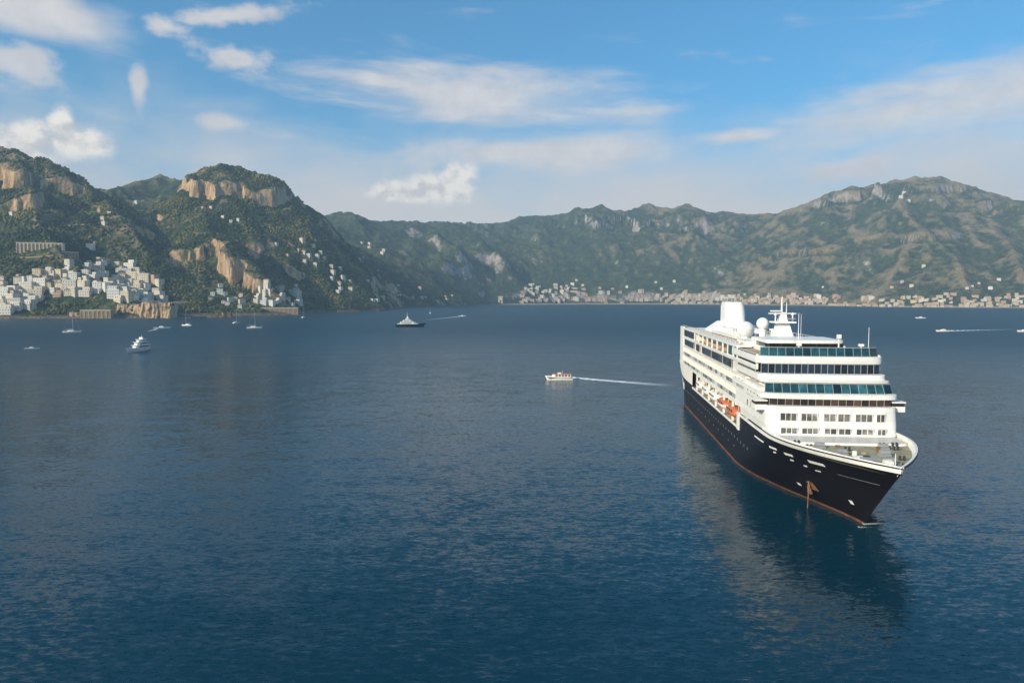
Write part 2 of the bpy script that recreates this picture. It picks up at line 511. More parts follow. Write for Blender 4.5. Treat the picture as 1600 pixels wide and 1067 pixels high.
# graded grid (finer near the bay, coarser far off) of real ground
NA, NR = 1240, 400
ang = np.radians(np.linspace(-46, 46, NA))
rad = np.exp(np.linspace(math.log(1180), math.log(6400), NR))
AA, RR = np.meshgrid(ang, rad)
GX, GY = RR * np.sin(AA), RR * np.cos(AA)
GZ, GN = terrain(GX, GY, True)
def ground_z(x, y):
    """height of the finished ground sheet"""
    x, y = np.asarray(x, float), np.asarray(y, float)
    i = np.clip((np.arctan2(x, y) - ang[0]) / (ang[1] - ang[0]), 0, NA - 1.001)
    j = np.clip((np.log(np.hypot(x, y)) - math.log(1180)) / (math.log(rad[1]) - math.log(rad[0])), 0, NR - 1.001)
    i0, j0 = i.astype(int), j.astype(int)
    a, b = i - i0, j - j0
    z = GZ[j0, i0] * (1 - a) * (1 - b) + GZ[j0, i0 + 1] * a * (1 - b) + GZ[j0 + 1, i0] * (1 - a) * b + GZ[j0 + 1, i0 + 1] * a * b
    return np.where(np.hypot(x, y) < 1181, -14.0, z)
keep_v = GZ > -9
idx = np.arange(NA * NR).reshape(NR, NA)
q = np.stack([idx[:-1, :-1], idx[:-1, 1:], idx[1:, 1:], idx[1:, :-1]], -1).reshape(-1, 4)
kq = keep_v.reshape(-1)[q].any(1)
q = q[kq]
used = np.zeros(NA * NR, bool)
used[q.reshape(-1)] = True
remap = np.cumsum(used) - 1
q = remap[q]
co = np.stack([GX, GY, GZ], -1).reshape(-1, 3)[used]
me = bpy.data.meshes.new('hills')
me.vertices.add(len(co))
me.vertices.foreach_set('co', co.reshape(-1).astype(np.float32))
me.loops.add(q.size)
me.loops.foreach_set('vertex_index', q.reshape(-1).astype(np.int32))
me.polygons.add(len(q))
me.polygons.foreach_set('loop_start', np.arange(0, q.size, 4, dtype=np.int32))
me.polygons.foreach_set('loop_total', np.full(len(q), 4, np.int32))
me.polygons.foreach_set('use_smooth', np.ones(len(q), bool))
ridge_at = me.attributes.new('ridge', 'FLOAT', 'POINT')      # 1 on dry spur tops, 0 in the green gullies
GZp = np.maximum(GZ, 0)
curv = GZ - 0.25 * (np.roll(GZ, 6, 1) + np.roll(GZ, -6, 1) + np.roll(GZ, 3, 0) + np.roll(GZ, -3, 0))
ridge_v = np.clip(0.5 + curv / 9.0, 0, 1) * 0.6 + 0.4 * np.exp(-GN / 70.0)
ridge_at.data.foreach_set('value', ridge_v.reshape(-1)[used].astype(np.float32))
me.update(calc_edges=True)
hills = bpy.data.objects.new('hills', me)
C.objects.link(hills)
tag(hills, 'steep green coastal mountains with bare limestone cliffs', kind='structure')

def m_hills():
    m = bpy.data.materials.new('hillside')
    m.use_nodes = True
    t = NT(m.node_tree)
    b = m.node_tree.nodes['Principled BSDF']
    b.inputs['Roughness'].default_value = 0.95
    b.inputs['Specular IOR Level'].default_value = 0.1
    geo = t.node('ShaderNodeNewGeometry')
    pos = geo.outputs['Position']
    nz = t.sep(geo.outputs['Normal'])[2]
    ra = t.node('ShaderNodeAttribute')
    ra.attribute_name = 'ridge'
    ridge = ra.outputs['Fac']
    n1 = t.noise(pos, 0.0045, 5, 0.55)
    n2 = t.noise(pos, 0.035, 6, 0.65)
    n3 = t.noise(pos, 0.13, 4, 0.6)
    scr = t.ramp(n2, [(0.30, (0.014, 0.029, 0.013)), (0.46, (0.030, 0.047, 0.018)), (0.60, (0.075, 0.084, 0.030)), (0.75, (0.20, 0.165, 0.08))])
    dry = t.ramp(n3, [(0.3, (0.14, 0.11, 0.055)), (0.55, (0.29, 0.21, 0.115)), (0.75, (0.44, 0.35, 0.23))])
    far = t.smooth(t.sep(pos)[1], 2300.0, 3300.0)
    k_ = t.math('ADD', t.math('MULTIPLY', t.math('SUBTRACT', n1, 0.5), 1.7), t.math('MULTIPLY', t.math('SUBTRACT', n2, 0.5), 1.5))
    k_ = t.math('ADD', k_, t.math('MULTIPLY', t.math('SUBTRACT', ridge, 0.5), 0.75))
    east = t.smooth(t.sep(pos)[0], 350.0, 1200.0)      # the eastern mountain is barer than the wooded middle hills
    k_ = t.math('ADD', k_, t.math('ADD', 0.04, t.math('MULTIPLY', far, t.math('SUBTRACT', t.math('MULTIPLY', east, 0.44), 0.32))))
    g = t.mix(t.math('MULTIPLY', t.smooth(k_, -0.02, 0.62), 0.88), scr, dry)
    pv = t.vmath('MULTIPLY', pos, (1, 1, 0.22))
    r1 = t.noise(pv, 0.09, 6, 0.65)
    rock = t.ramp(r1, [(0.28, (0.17, 0.095, 0.05)), (0.42, (0.38, 0.235, 0.125)), (0.58, (0.54, 0.365, 0.205)), (0.78, (0.62, 0.49, 0.34))])
    rf = t.smooth(t.math('ADD', nz, t.math('MULTIPLY', t.math('SUBTRACT', n2, 0.5), 0.6)), 0.65, 0.50)
    pz = t.sep(pos)[2]
    shore = t.smooth(pz, 7.0, 2.5)
    grey_rock = t.ramp(r1, [(0.28, (0.14, 0.115, 0.11)), (0.5, (0.33, 0.275, 0.25)), (0.75, (0.54, 0.46, 0.40))])
    rock = t.mix(far, rock, grey_rock)
    c = t.mix(rf, g, rock)
    sand = t.ramp(n3, [(0.3, (0.30, 0.25, 0.19)), (0.7, (0.46, 0.39, 0.30))])
    rocks = t.ramp(n3, [(0.3, (0.07, 0.055, 0.045)), (0.7, (0.24, 0.18, 0.125))])
    sand = t.mix(t.smooth(t.sep(pos)[0], -120.0, 60.0), rocks, sand)
    c = t.mix(shore, c, sand)
    t.l.new(c, b.inputs['Base Color'])
    bp = t.node('ShaderNodeBump')
    bp.inputs['Strength'].default_value = 1.0
    bp.inputs['Distance'].default_value = 5.0
    t.l.new(t.math('ADD', n3, t.math('MULTIPLY', r1, 0.8)), bp.inputs['Height'])
    t.l.new(bp.outputs[0], b.inputs['Normal'])
    return m
me.materials.append(m_hills())

# ------------------------------------------------------------------ sea
WAVE = (0.16, 0.38, 0.30)
def m_sea():
    m = bpy.data.materials.new('sea_water')
    m.use_nodes = True
    t = NT(m.node_tree)
    b = m.node_tree.nodes['Principled BSDF']
    pos = t.node('ShaderNodeNewGeometry').outputs['Position']
    big = t.noise(pos, 0.006, 3, 0.5, 0.4)
    b.inputs['Base Color'].default_value = (0.0035, 0.026, 0.050, 1)
    t.l.new(t.ramp(big, [(0.3, (0.0003, 0.023, 0.042)), (0.7, (0.0005, 0.033, 0.053))]), b.inputs['Base Color'])
    b.inputs['IOR'].default_value = 1.333
    b.inputs['Specular IOR Level'].default_value = 0.45
    # ripples too fine to resolve count as roughness: small in the sheltered water round the ship, larger out in the open bay
    t.l.new(t.math('ADD', 0.12, t.math('MULTIPLY', t.smooth(t.vmath('LENGTH', pos, None, 1), 90.0, 900.0), 0.32)), b.inputs['Roughness'])
    # wind waves: slope fields, so that far water scatters the light as near water does
    def slopes(vec, scale, detail, amp, rough=0.55, dist=0.2):
        nd = t.node('ShaderNodeTexNoise')
        t.l.new(vec, nd.inputs['Vector'])
        nd.inputs['Scale'].default_value = scale
        nd.inputs['Detail'].default_value = detail
        nd.inputs['Roughness'].default_value = rough
        nd.inputs['Distortion'].default_value = dist
        v_ = t.vmath('SUBTRACT', nd.outputs['Color'], (0.5, 0.5, 0.5))
        return t.vmath('MULTIPLY', v_, (amp * 0.75, amp, 0.0))
    mp = t.node('ShaderNodeMapping')
    mp.inputs['Rotation'].default_value = (0, 0, R(12))
    mp.inputs['Scale'].default_value = (0.38, 1.0, 1.0)
    t.l.new(pos, mp.inputs['Vector'])
    pw = mp.outputs[0]
    gust = t.math('ADD', 0.82, t.math('MULTIPLY', t.smooth(t.noise(pos, 0.010, 4, 0.6, 0.5), 0.35, 0.68), 0.32))
    sl = t.vmath('ADD', slopes(pw, 0.16, 3, WAVE[0]), t.vmath('ADD', slopes(pw, 1.5, 3, WAVE[1]), slopes(pw, 4.5, 2, WAVE[2])))
    sl = t.vmath('MULTIPLY', sl, t.xyz(gust, gust, gust))
    nrm = t.vmath('NORMALIZE', t.vmath('ADD', sl, (0.0, 0.0, 1.0)))
    t.l.new(nrm, b.inputs['Normal'])
    return m
M_SEA = m_sea()
sea_o = MB().add([(-30000, -3000, 0), (30000, -3000, 0), (30000, 40000, 0), (-30000, 40000, 0)], [(0, 1, 2, 3)]).build('sea', M_SEA)
tag(sea_o, 'deep blue rippled sea filling the bay', kind='structure')

# ------------------------------------------------------------------ shared materials
M = {}
M['white'] = principled('white_paint', (0.80, 0.78, 0.74), 0.42, var=0.11, vscale=0.25, bump=0.01, bscale=1.5)
def weathered(name, col, rough):
    """ship paint with faint vertical run-off stains and plate-to-plate tone"""
    m = principled(name, col, rough, var=0.08, vscale=0.25, bump=0.012, bscale=1.2)
    t = NT(m.node_tree)
    b = m.node_tree.nodes['Principled BSDF']
    src = b.inputs['Base Color'].links[0].from_socket
    co_ = t.node('ShaderNodeTexCoord').outputs['Object']
    st = t.noise(t.vmath('MULTIPLY', co_, (1.0, 1.0, 0.10)), 1.1, 6, 0.7)
    c = t.mix(t.math('MULTIPLY', t.smooth(st, 0.52, 0.72), 0.34), src, (0.42, 0.33, 0.24, 1))
    br = t.node('ShaderNodeTexBrick')
    sx, sy, sz = t.sep(co_)[0:3]
    t.l.new(t.xyz(t.math('ADD', sx, sy), sz, 0.0), br.inputs['Vector'])
    br.inputs['Scale'].default_value = 1.0
    br.inputs['Brick Width'].default_value = 5.5
    br.inputs['Row Height'].default_value = 1.55
    br.inputs['Mortar Size'].default_value = 0.03
    br.inputs['Color1'].default_value = (1, 1, 1, 1)
    br.inputs['Color2'].default_value = (0.93, 0.93, 0.92, 1)
    br.inputs['Mortar'].default_value = (0.70, 0.68, 0.65, 1)
    t.l.new(t.mix(1.0, c, br.outputs['Color'], 'MULTIPLY'), b.inputs['Base Color'])
    return m
M['white'] = weathered('white_ship_paint', (0.82, 0.80, 0.76), 0.42)
M['cream'] = principled('cream_paint', (0.78, 0.73, 0.66), 0.5, var=0.08, vscale=0.3)
M['black'] = principled('navy_black_hull_paint', (0.009, 0.007, 0.010), 0.42, spec=0.3, var=0.35, vscale=0.12, bump=0.02, bscale=0.35)
M['boot'] = principled('red_lead_boot_topping', (0.17, 0.068, 0.034), 0.75, var=0.45, vscale=0.5)
M['rust'] = principled('rusty_anchor_steel', (0.22, 0.11, 0.06), 0.8, var=0.5, vscale=2.0)
M['teak'] = principled('teak_decking', (0.42, 0.31, 0.21), 0.7, var=0.2, vscale=0.6)
M['green_deck'] = principled('painted_foredeck', (0.30, 0.27, 0.17), 0.75, var=0.35, vscale=0.45)
M['dark'] = principled('dark_recess_paint', (0.030, 0.025, 0.022), 0.6, var=0.3, vscale=0.4)
M['grey'] = principled('grey_steel', (0.34, 0.34, 0.34), 0.45, metal=0.3, var=0.2, vscale=1.0)
M['orange'] = principled('orange_fibreglass', (0.52, 0.15, 0.06), 0.5, var=0.15, vscale=0.8)
M['tan'] = principled('tan_funnel_top', (0.50, 0.36, 0.20), 0.6, var=0.25, vscale=0.6)
M['mullion'] = principled('grey_window_frame', (0.40, 0.41, 0.41), 0.5)
M['porthole'] = principled('porthole_glass', (0.10, 0.10, 0.11), 0.15)
M['skin_grey'] = principled('pale_grey_gelcoat', (0.62, 0.64, 0.66), 0.3)
M['sail'] = principled('furled_sailcloth', (0.62, 0.63, 0.66), 0.8)
M['navy'] = principled('navy_gelcoat', (0.012, 0.016, 0.03), 0.2, var=0.2, vscale=0.4)
def glass(name, col, rough=0.06, var=0.35, vs=0.45, spec=0.8):
    m = principled(name, col, rough, spec=spec, var=var, vscale=vs)
    t = NT(m.node_tree)
    b = m.node_tree.nodes['Principled BSDF']
    src = b.inputs['Base Color'].links[0].from_socket
    rnd = t.node('ShaderNodeObjectInfo').outputs['Random']
    k = t.math('ADD', 0.35, t.math('MULTIPLY', t.math('POWER', rnd, 1.4), 1.5))
    t.l.new(t.mix(1.0, src, t.xyz(k, k, k), 'MULTIPLY'), b.inputs['Base Color'])
    return m
M['teal_glass'] = glass('teal_tinted_glass', (0.020, 0.070, 0.085), var=0.7)
M['blue_glass'] = glass('dark_blue_glass', (0.010, 0.022, 0.040))
M['smoke_glass'] = glass('smoked_glass', (0.030, 0.034, 0.036))
M['cabin_glass'] = glass('curtained_cabin_glass', (0.17, 0.16, 0.145), var=0.75, vs=0.9)
M['balcony_glass'] = glass('pale_balcony_glass', (0.42, 0.43, 0.40), rough=0.15, var=0.2)
M['bridge_glass'] = glass('brown_bridge_glass', (0.060, 0.032, 0.018))

# ------------------------------------------------------------------ cruise ship (local x = port, y = aft of the bow, z up)
SHIP_TH = 0.110
ship = empty('cruise_ship', (60.3, 104.0, 0), -SHIP_TH)
tag(ship, 'large cruise ship with black hull and white upper decks at anchor', 'cruise ship')
HB, LOA = 12.6, 168.0

def half_breadth(s, z):
    """half width of the hull at s metres from the bow tip and height z"""
    zz = min(max(z, -2.0), 12.7) / 12.8
    st = 14.0 * (1 - zz) if z <= 12.8 else 14.0 * (1 - zz)
    ent = 46.0 + (30.0 - 46.0) * max(zz, 0) ** 0.8
    p = 1.30 + (0.92 - 1.30) * min(max(zz, 0), 1.1)
    t = (s - st) / ent
    if t <= 0:
        return 0.0
    b = HB * (math.sin(math.pi / 2 * min(1, t)) ** p)
    ta = (s - 138.0) / 30.0
    if ta > 0:
        b *= 1 - (0.30 - 0.22 * min(1, max(0, zz))) * ta * ta
    return b
def stem_s(z):
    return 14.0 * (1 - min(max(z, -2.0), 14.5) / 12.8)

def stations(z, s_end=LOA, s_start=None, n=64):
    a = stem_s(z) if s_start is None else s_start
    return [a + (s_end - a) * (k / n) ** 1.55 for k in range(n + 1)] if s_start is None else [a + (s_end - a) * k / n for k in range(n + 1)]

def shell(zs, name, mat, s0=None, s1=LOA, off=0.0, n=64, transom=True, parent=ship):
    """both sides of the hull between heights zs (list), from s0 (stem when None) to s1"""
    m = MB()
    for side in (-1, 1):
        rows = []
        for z in zs:
            row = []
            for k, s in enumerate(stations(z, s1, s0, n)):
                b = half_breadth(s, z) + off
                row.append((side * (b if (k or s0 is not None) else 0.02), s - (off if k == 0 and s0 is None else 0), z))
            rows.append(row)
        vs = [p for r in rows for p in r]
        w = n + 1
        fs = []
        for j in range(len(zs) - 1):
            for k in range(n):
                q = (j * w + k, j * w + k + 1, (j + 1) * w + k + 1, (j + 1) * w + k)
                fs.append(q if side > 0 else q[::-1])
        m.add(vs, fs)
    if transom and s1 == LOA:
        for j in range(len(zs) - 1):
            b0, b1 = half_breadth(LOA, zs[j]) + off, half_breadth(LOA, zs[j + 1]) + off
            m.add([(-b0, LOA, zs[j]), (b0, LOA, zs[j]), (b1, LOA, zs[j + 1]), (-b1, LOA, zs[j + 1])], [(0, 3, 2, 1)])
    o = m.build(name, mat, parent, smooth=True)
    return o

shell([-3.0, -1.0, 0.0, 0.5], 'boot_topping', M['boot'], off=0.06)
shell([0.5, 2.5, 4.5, 6.5, 8.7], 'hull', M['black'])
REC0, REC1 = 55.0, 128.0                      # lifeboat recess
shell([8.7, 10.0, 11.2, 12.1], 'bow_shell', M['black'], s1=REC0)
shell([8.7, 9.6], 'quarter_shell', M['black'], s0=REC1, n=20)
shell([9.6, 11.4, 14.2], 'stern_house_side', M['cream'], s0=REC1, n=20)
# white sheer stripe and black painted shadow line above it, running from the recess round the bow
def sheer(s):      # the sheer line rises towards the bow
    t = max(0.0, 1 - s / 42.0)
    return 11.75 + 0.75 * t ** 1.6
def ribbon(name, mat, dz0, dz1, off, s_end=REC0, n=60, back=None, lift=0.0):
    m = MB()
    pts = [s_end * (k / n) ** 1.5 for k in range(n + 1)]
    for side in (-1, 1):
        lo, hi = [], []
        for k, s in enumerate(pts):
            za, zb = sheer(s) + dz0, sheer(s) + dz1 + (lift * min(1, max(0, (s - 7) / 12.0)) if lift else 0)
            sa, sb = max(s, stem_s(za)), max(s, stem_s(zb))
            lo.append((side * (half_breadth(sa, za) + off), sa - (off if k == 0 else 0), za))
            hi.append((side * (half_breadth(sb, zb) + off), sb - (off if k == 0 else 0), zb))
        w = n + 1
        m.add(lo + hi, [((k, k + 1, w + k + 1, w + k) if side > 0 else (w + k, w + k + 1, k + 1, k)) for k in range(n)])
        if back:            # inner skin and cap, so that the bulwark has thickness
            ilo = [(x - side * back * (1 if k else 0), y + (0.4 if k == 0 else 0.1), z) for k, (x, y, z) in enumerate(lo)]
            ihi = [(x - side * back * (1 if k else 0), y + (0.4 if k == 0 else 0.1), z) for k, (x, y, z) in enumerate(hi)]
            m.add(ilo + ihi, [((w + k, w + k + 1, k + 1, k) if side > 0 else (k, k + 1, w + k + 1, w + k)) for k in range(n)])
            m.add(hi + ihi, [((k, k + 1, w + k + 1, w + k) if side > 0 else (w + k, w + k + 1, k + 1, k)) for k in range(n)])
    return m.build(name, mat, ship, smooth=False)
ribbon('sheer_band', M['black'], -1.0, 0.12, 0.02)
ribbon('bulwark_lining', M['white'], -0.6, 0.95, -0.22, s_end=33)
ribbon('sheer_stripe', M['white'], 0.02, 0.72, 0.09)
ribbon('upper_shadow_line', M['black'], 0.72, 0.95, 0.03, s_end=46, back=0.2)  # black strip painted in for the shadowed gap inside the bulwark
ribbon('bulwark_cap', M['white'], 0.95, 1.12, 0.0, s_end=34, back=0.35, lift=0.15)

def deck_poly(s0, s1, z, inset=0.1, n=30):
    a = [(max(half_breadth(s0 + (s1 - s0) * k / n, z) - inset, 0.0), s0 + (s1 - s0) * k / n) for k in range(n + 1)]
    return [(x, y) for x, y in a] + [(-x, y) for x, y in a[::-1]]
MB().prism(deck_poly(1.6, 40, 12.0, 0.14), 11.8, 12.0).build('foredeck', M['green_deck'], ship)
MB().prism(deck_poly(50, LOA - 0.2, 8.6, 0.05), 8.45, 8.7).build('boat_deck', M['teak'], ship)
# mooring recesses showing white along the bow, following the plating
def hull_patch(s0, s1, z0, z1, name, mat, sides=(-1, 1), off=0.05, n=6, skew=0.0):
    m = MB()
    for sd in sides:
        lo = [(s0 + (s1 - s0) * k / n, z0 + skew * k / n) for k in range(n + 1)]
        hi = [(s0 + (s1 - s0) * k / n, z1 + skew * k / n) for k in range(n + 1)]
        vs = [(sd * (half_breadth(s, z) + off), s, z) for s, z in lo + hi] + [(sd * (half_breadth(s, z) - 0.1), s, z) for s, z in lo + hi]
        w = n + 1
        fs = [((k, k + 1, w + k + 1, w + k) if sd > 0 else (w + k, w + k + 1, k + 1, k)) for k in range(n)]
        fs += [(0, w, 3 * w, 2 * w), (n, 2 * w + n, 3 * w + n, w + n)]
        fs += [(k, 2 * w + k, 2 * w + k + 1, k + 1) for k in range(n)] + [(w + k, w + k + 1, 3 * w + k + 1, 3 * w + k) for k in range(n)]
        m.add(vs, fs)
    return m.build(name, mat, ship)
for sd in (-1, 1):
    for s0, s1, z0, z1 in ((33.0, 40.0, 10.1, 10.4), (27.0, 30.0, 9.9, 10.3), (22.0, 24.5, 9.8, 10.25), (14.5, 18.0, 9.9, 10.4), (28.0, 29.0, 9.1, 9.4), (22.9, 23.8, 8.8, 9.1), (19.8, 20.6, 8.5, 8.8), (17.0, 18.2, 8.3, 8.55)):
        hull_patch(s0, s1, z0, z1, 'mooring_port', M['white'], (sd,), skew=-0.12)
    hull_patch(5.5, 13.0, 9.25, 9.33, 'rubbing_strake', M['grey'], (sd,), skew=-0.3)
    # anchor pocket, anchor and chain
    pk = hull_patch(22.5, 23.9, 3.2, 4.8, 'anchor_pocket', M['rust'], (sd,), off=0.12)
    b0 = half_breadth(23.2, 4.2) + 0.35
    am = MB().tube((sd * b0, 23.2, 2.8), (sd * (b0 + 0.3), 23.2, 5.0), 0.18)
    am.obox((sd * (b0 + 0.02), 23.2), (0, 1), 0.85, 0.22, 2.7, 3.1)
    am.tube((sd * b0, 22.5, 2.9), (sd * (b0 + 0.15), 22.2, 3.9), 0.2, 0.06)
    am.tube((sd * b0, 23.9, 2.9), (sd * (b0 + 0.15), 24.2, 3.9), 0.2, 0.06)
    am.build('anchor', M['rust'], pk)
    hull_patch(27.0, 27.8, 3.0, 3.5, 'draught_mark', M['white'], (sd,))
    hull_patch(14.6, 15.3, 3.2, 3.9, 'bow_thruster_mark', M['white'], (sd,))
MB().tube((-half_breadth(23.2, 4.2) - 0.55, 23.2, 4.4), (-half_breadth(23.2, 4.2) - 0.9, 22.6, -0.5), 0.10, n=6).build('anchor_chain', M['rust'], ship)
# rows of portholes along the black hull
for sd in (-1, 1):
    for s in np.arange(46, 148, 3.4):
        hull_patch(s, s + 0.75, 5.6, 6.2, 'porthole', M['porthole'], (sd,), off=0.03, n=1)
    for s in np.arange(60, 140, 6.8):
        hull_patch(s, s + 0.6, 3.3, 3.8, 'porthole', M['porthole'], (sd,), off=0.03, n=1)
# white lettering swoosh on the quarter: strokes too small to read in the photograph
for sd in (-1, 1):
    for k, (s0, s1, z0, z1) in enumerate(((150, 152.0, 5.2, 7.4), (153, 155.0, 4.6, 7.0), (156, 158.0, 5.2, 7.9), (159, 161.5, 5.2, 7.0), (162, 165.5, 4.8, 8.2))):
        hull_patch(s0, s1, z0, z1, 'hull_emblem_stroke', M['white'], (sd,), skew=0.5)

# --- superstructure
def front_curve(hw, s0, D, n=22, e=4.6):
    out = []
    for k in range(-n, n + 1):
        a = math.pi / 2 * k / n
        u = hw * math.copysign(abs(math.sin(a)) ** 0.7, a)
        s = s0 + D * (1 - max(0.0, 1 - abs(u / hw) ** e) ** (1 / e))
        out.append((u, s))
    return out
def plan(hw, s0, s1, D=3.0):
    return front_curve(hw, s0, D) + [(hw, s1), (-hw, s1)]
def on_front(u, hw, s0, D, e=4.6):
    f_ = lambda q: s0 + D * (1 - max(0.0, 1 - min(1, abs(q / hw)) ** e) ** (1 / e))
    h_ = 0.05
    return f_(u), (f_(min(u + h_, hw)) - f_(max(u - h_, -hw))) / (2 * h_)

STERN = 160.0
house = MB().prism(plan(12.6, 30.3, 60, 2.2), 14.2, 18.0, plan(12.5, 30.8, 60, 2.2)).build('lower_house', M['white'], ship)
MB().prism(plan(11.5, 22.9, 44, 2.4), 11.7, 12.42, plan(11.6, 23.4, 44, 2.4)).build('house_base', M['white'], ship)
MB().prism(plan(12.3, 29.6, REC0, 2.2), 12.38, 14.2, plan(12.56, 30.3, REC0, 2.2)).build('house_skirt', M['white'], ship)
# inner wall of the boat deck and its ceiling
MB().box(-9.6, 9.6, REC0 - 1, 156, 8.7, 14.2).build('promenade_wall', M['cream'], ship)
MB().box(-12.55, 12.55, 60, 158, 14.2, 14.7).build('promenade_ceiling', M['white'], ship)
for sd in (-1, 1):
    hull_patch(REC0 + 0.1, REC1, 8.55, 9.15, 'boat_deck_edge', M['white'], (sd,), off=0.10, n=24)
    MB().box(sd * 12.62 - 0.2, sd * 12.62 + 0.2, REC0 - 0.2, REC0 + 2.0, 8.4, 12.6).build('recess_end_post', M['white'], ship)
    for s in np.arange(64, 128, 11.2):
        MB().box(sd * 12.3 - 0.25, sd * 12.3 + 0.25, s - 0.3, s + 0.3, 9.1, 14.2).build('promenade_post', M['white'], ship)
# accommodation decks with balconies down both sides: z 14.7 to 21.3
MB().box(-11.2, 11.2, 50, STERN - 2, 14.7, 21.3).build('accommodation_block', M['cream'], ship)
BAL0, BAL1, NBAL = 52.0, 156.0, 26
for k, z in enumerate((14.7, 18.0)):
    for sd in (-1, 1):
        MB().box(sd * 11.95 - 0.65, sd * 11.95 + 0.65, 50, STERN, z, z + 0.42).build('balcony_slab', M['white'], ship)
part_me = MB().box(-0.6, 0.6, -0.09, 0.09, 0, 2.86)
rail_me = MB().box(-0.04, 0.04, -1.85, 1.85, 0.05, 1.05)
door_me = MB().box(-0.03, 0.03, -1.2, 1.2, 0.05, 2.1)
p0 = r0 = d0_ = None
for z in (15.12, 18.42):
    for sd in (-1, 1):
        for k in range(NBAL + 1):
            s = BAL0 + (BAL1 - BAL0) * k / NBAL
            if p0 is None:
                p0 = part_me.build('balcony_partition', M['white'], ship); q_ = p0
                r0 = rail_me.build('balcony_rail', M['balcony_glass'], ship); r_ = r0
                d0_ = door_me.build('balcony_door', M['balcony_glass'], ship); e_ = d0_
            else:
                q_, r_, e_ = link_copy(p0, ship), link_copy(r0, ship), link_copy(d0_, ship)
            q_.location = (sd * 11.85, s, z)
            r_.location = (sd * 12.5, s + 2.0, z)
            e_.location = (sd * 11.20, s + 2.0, z)
for sd in (-1, 1):
    # solid plated part forward of the balconies
    MB().box(sd * 11.9 - 0.64, sd * 11.9 + 0.64, 36, BAL0 - 0.3, 18.2, 21.25).build('forward_side_plating', M['white'], ship)
    for s in (38.5, 41.5, 44.5, 47.5):
        MB().box(sd * 12.56 - 0.03, sd * 12.56 + 0.03, s - 0.35, s + 0.35, 15.6, 16.9).build('cabin_window', M['cabin_glass'], ship)
        MB().box(sd * 12.56 - 0.03, sd * 12.56 + 0.03, s - 0.35, s + 0.35, 19.0, 20.2).build('cabin_window', M['cabin_glass'], ship)

# front windows of the house: two rows of six groups
def window_group(u0, u1, z0, z1, n, hw=12.5, s0=30.5, D=2.2):
    um = (u0 + u1) / 2
    s, ds = on_front(um, hw, s0, D)
    a = np.array([1.0, ds]); a /= np.linalg.norm(a)
    b = np.array([a[1], -a[0]])                  # outward, towards the bow
    w = (u1 - u0) / 2 * math.hypot(1, ds)
    c = np.array([um, s]) + 0.03 * b
    fr = MB()
    t_ = 0.12
    fr.obox(c, a, w + t_, 0.10, z0 - t_, z0).obox(c, a, w + t_, 0.10, z1, z1 + t_)
    for k in range(n + 1):
        fr.obox(c + a * (-w + 2 * w * k / n), a, t_ / 2, 0.099, z0, z1)
    win = fr.build('window', M['white'], ship)
    for k in range(n):
        MB().obox(c + a * (-w + 2 * w * (k + 0.5) / n), a, w / n - 0.06, 0.06, z0, z1).build('pane', M['cabin_glass'], win)
for z0, du in ((15.25, 0.0), (12.0, 0.25)):
    for u0, u1, n in ((-10.0, -6.9, 3), (-6.0, -2.9, 3), (-1.7, 0.6, 2), (1.0, 3.3, 2), (4.3, 7.5, 3), (8.3, 9.9, 2)):
        if z0 < 13:
            window_group(u0 * 1.0, u1 * 1.0, z0 + 0.55, z0 + 1.85, n, 12.4, 29.85, 2.2)
        else:
            window_group(u0, u1, z0, z0 + 1.45, n)

# curved bands of panes
def pane_band(name, hw, s0, D, z0, z1, n, mat, rake=0.0, frame=True, umax=0.965, mull=0.07):
    us = [hw * umax * (2 * k / n - 1) for k in range(n + 1)]
    fr = MB()
    pts = [np.array([u, on_front(u, hw, s0, D)[0]]) for u in us]
    root = None
    panes = []
    for k in range(n):
        p, q = pts[k], pts[k + 1]
        a = q - p
        L = np.linalg.norm(a)
        a = a / L
        b = np.array([a[1], -a[0]])
        fr.obox((p + q) / 2, a, L / 2, 0.10, z0 - 0.10, z0)
        fr.obox((p + q) / 2 - b * rake, a, L / 2, 0.10, z1, z1 + 0.10)
        fr.add([tuple(p + b * 0.08 - a * mull) + (z0,), tuple(p + b * 0.08 + a * mull) + (z0,), tuple(p - b * 0.06 + a * mull) + (z0,), tuple(p - b * 0.06 - a * mull) + (z0,),
                tuple(p + b * (0.08 - rake) - a * mull) + (z1,), tuple(p + b * (0.08 - rake) + a * mull) + (z1,), tuple(p - b * (0.06 + rake) + a * mull) + (z1,), tuple(p - b * (0.06 + rake) - a * mull) + (z1,)],
               [(0, 1, 2, 3), (7, 6, 5, 4), (0, 4, 5, 1), (1, 5, 6, 2), (2, 6, 7, 3), (3, 7, 4, 0)])
        panes.append((p + a * mull, q - a * mull, b))
    root = fr.build(name, M['mullion'], ship)
    for p, q, b in panes:
        i0, i1 = -0.03, 0.03
        vs = []
        for o in (i1, i0):
            vs += [tuple(p + b * o) + (z0,), tuple(q + b * o) + (z0,), tuple(q + b * (o - rake)) + (z1,), tuple(p + b * (o - rake)) + (z1,)]
        MB().add(vs, [(0, 1, 2, 3), (7, 6, 5, 4), (0, 4, 5, 1), (1, 5, 6, 2), (2, 6, 7, 3), (3, 7, 4, 0)]).build('pane', mat, root)
    return root
def slab(name, hw, s0, s1, D, z0, z1, mat='white'):
    return MB().prism(plan(hw, s0, s1, D), z0, z1).build(name, M[mat], ship)

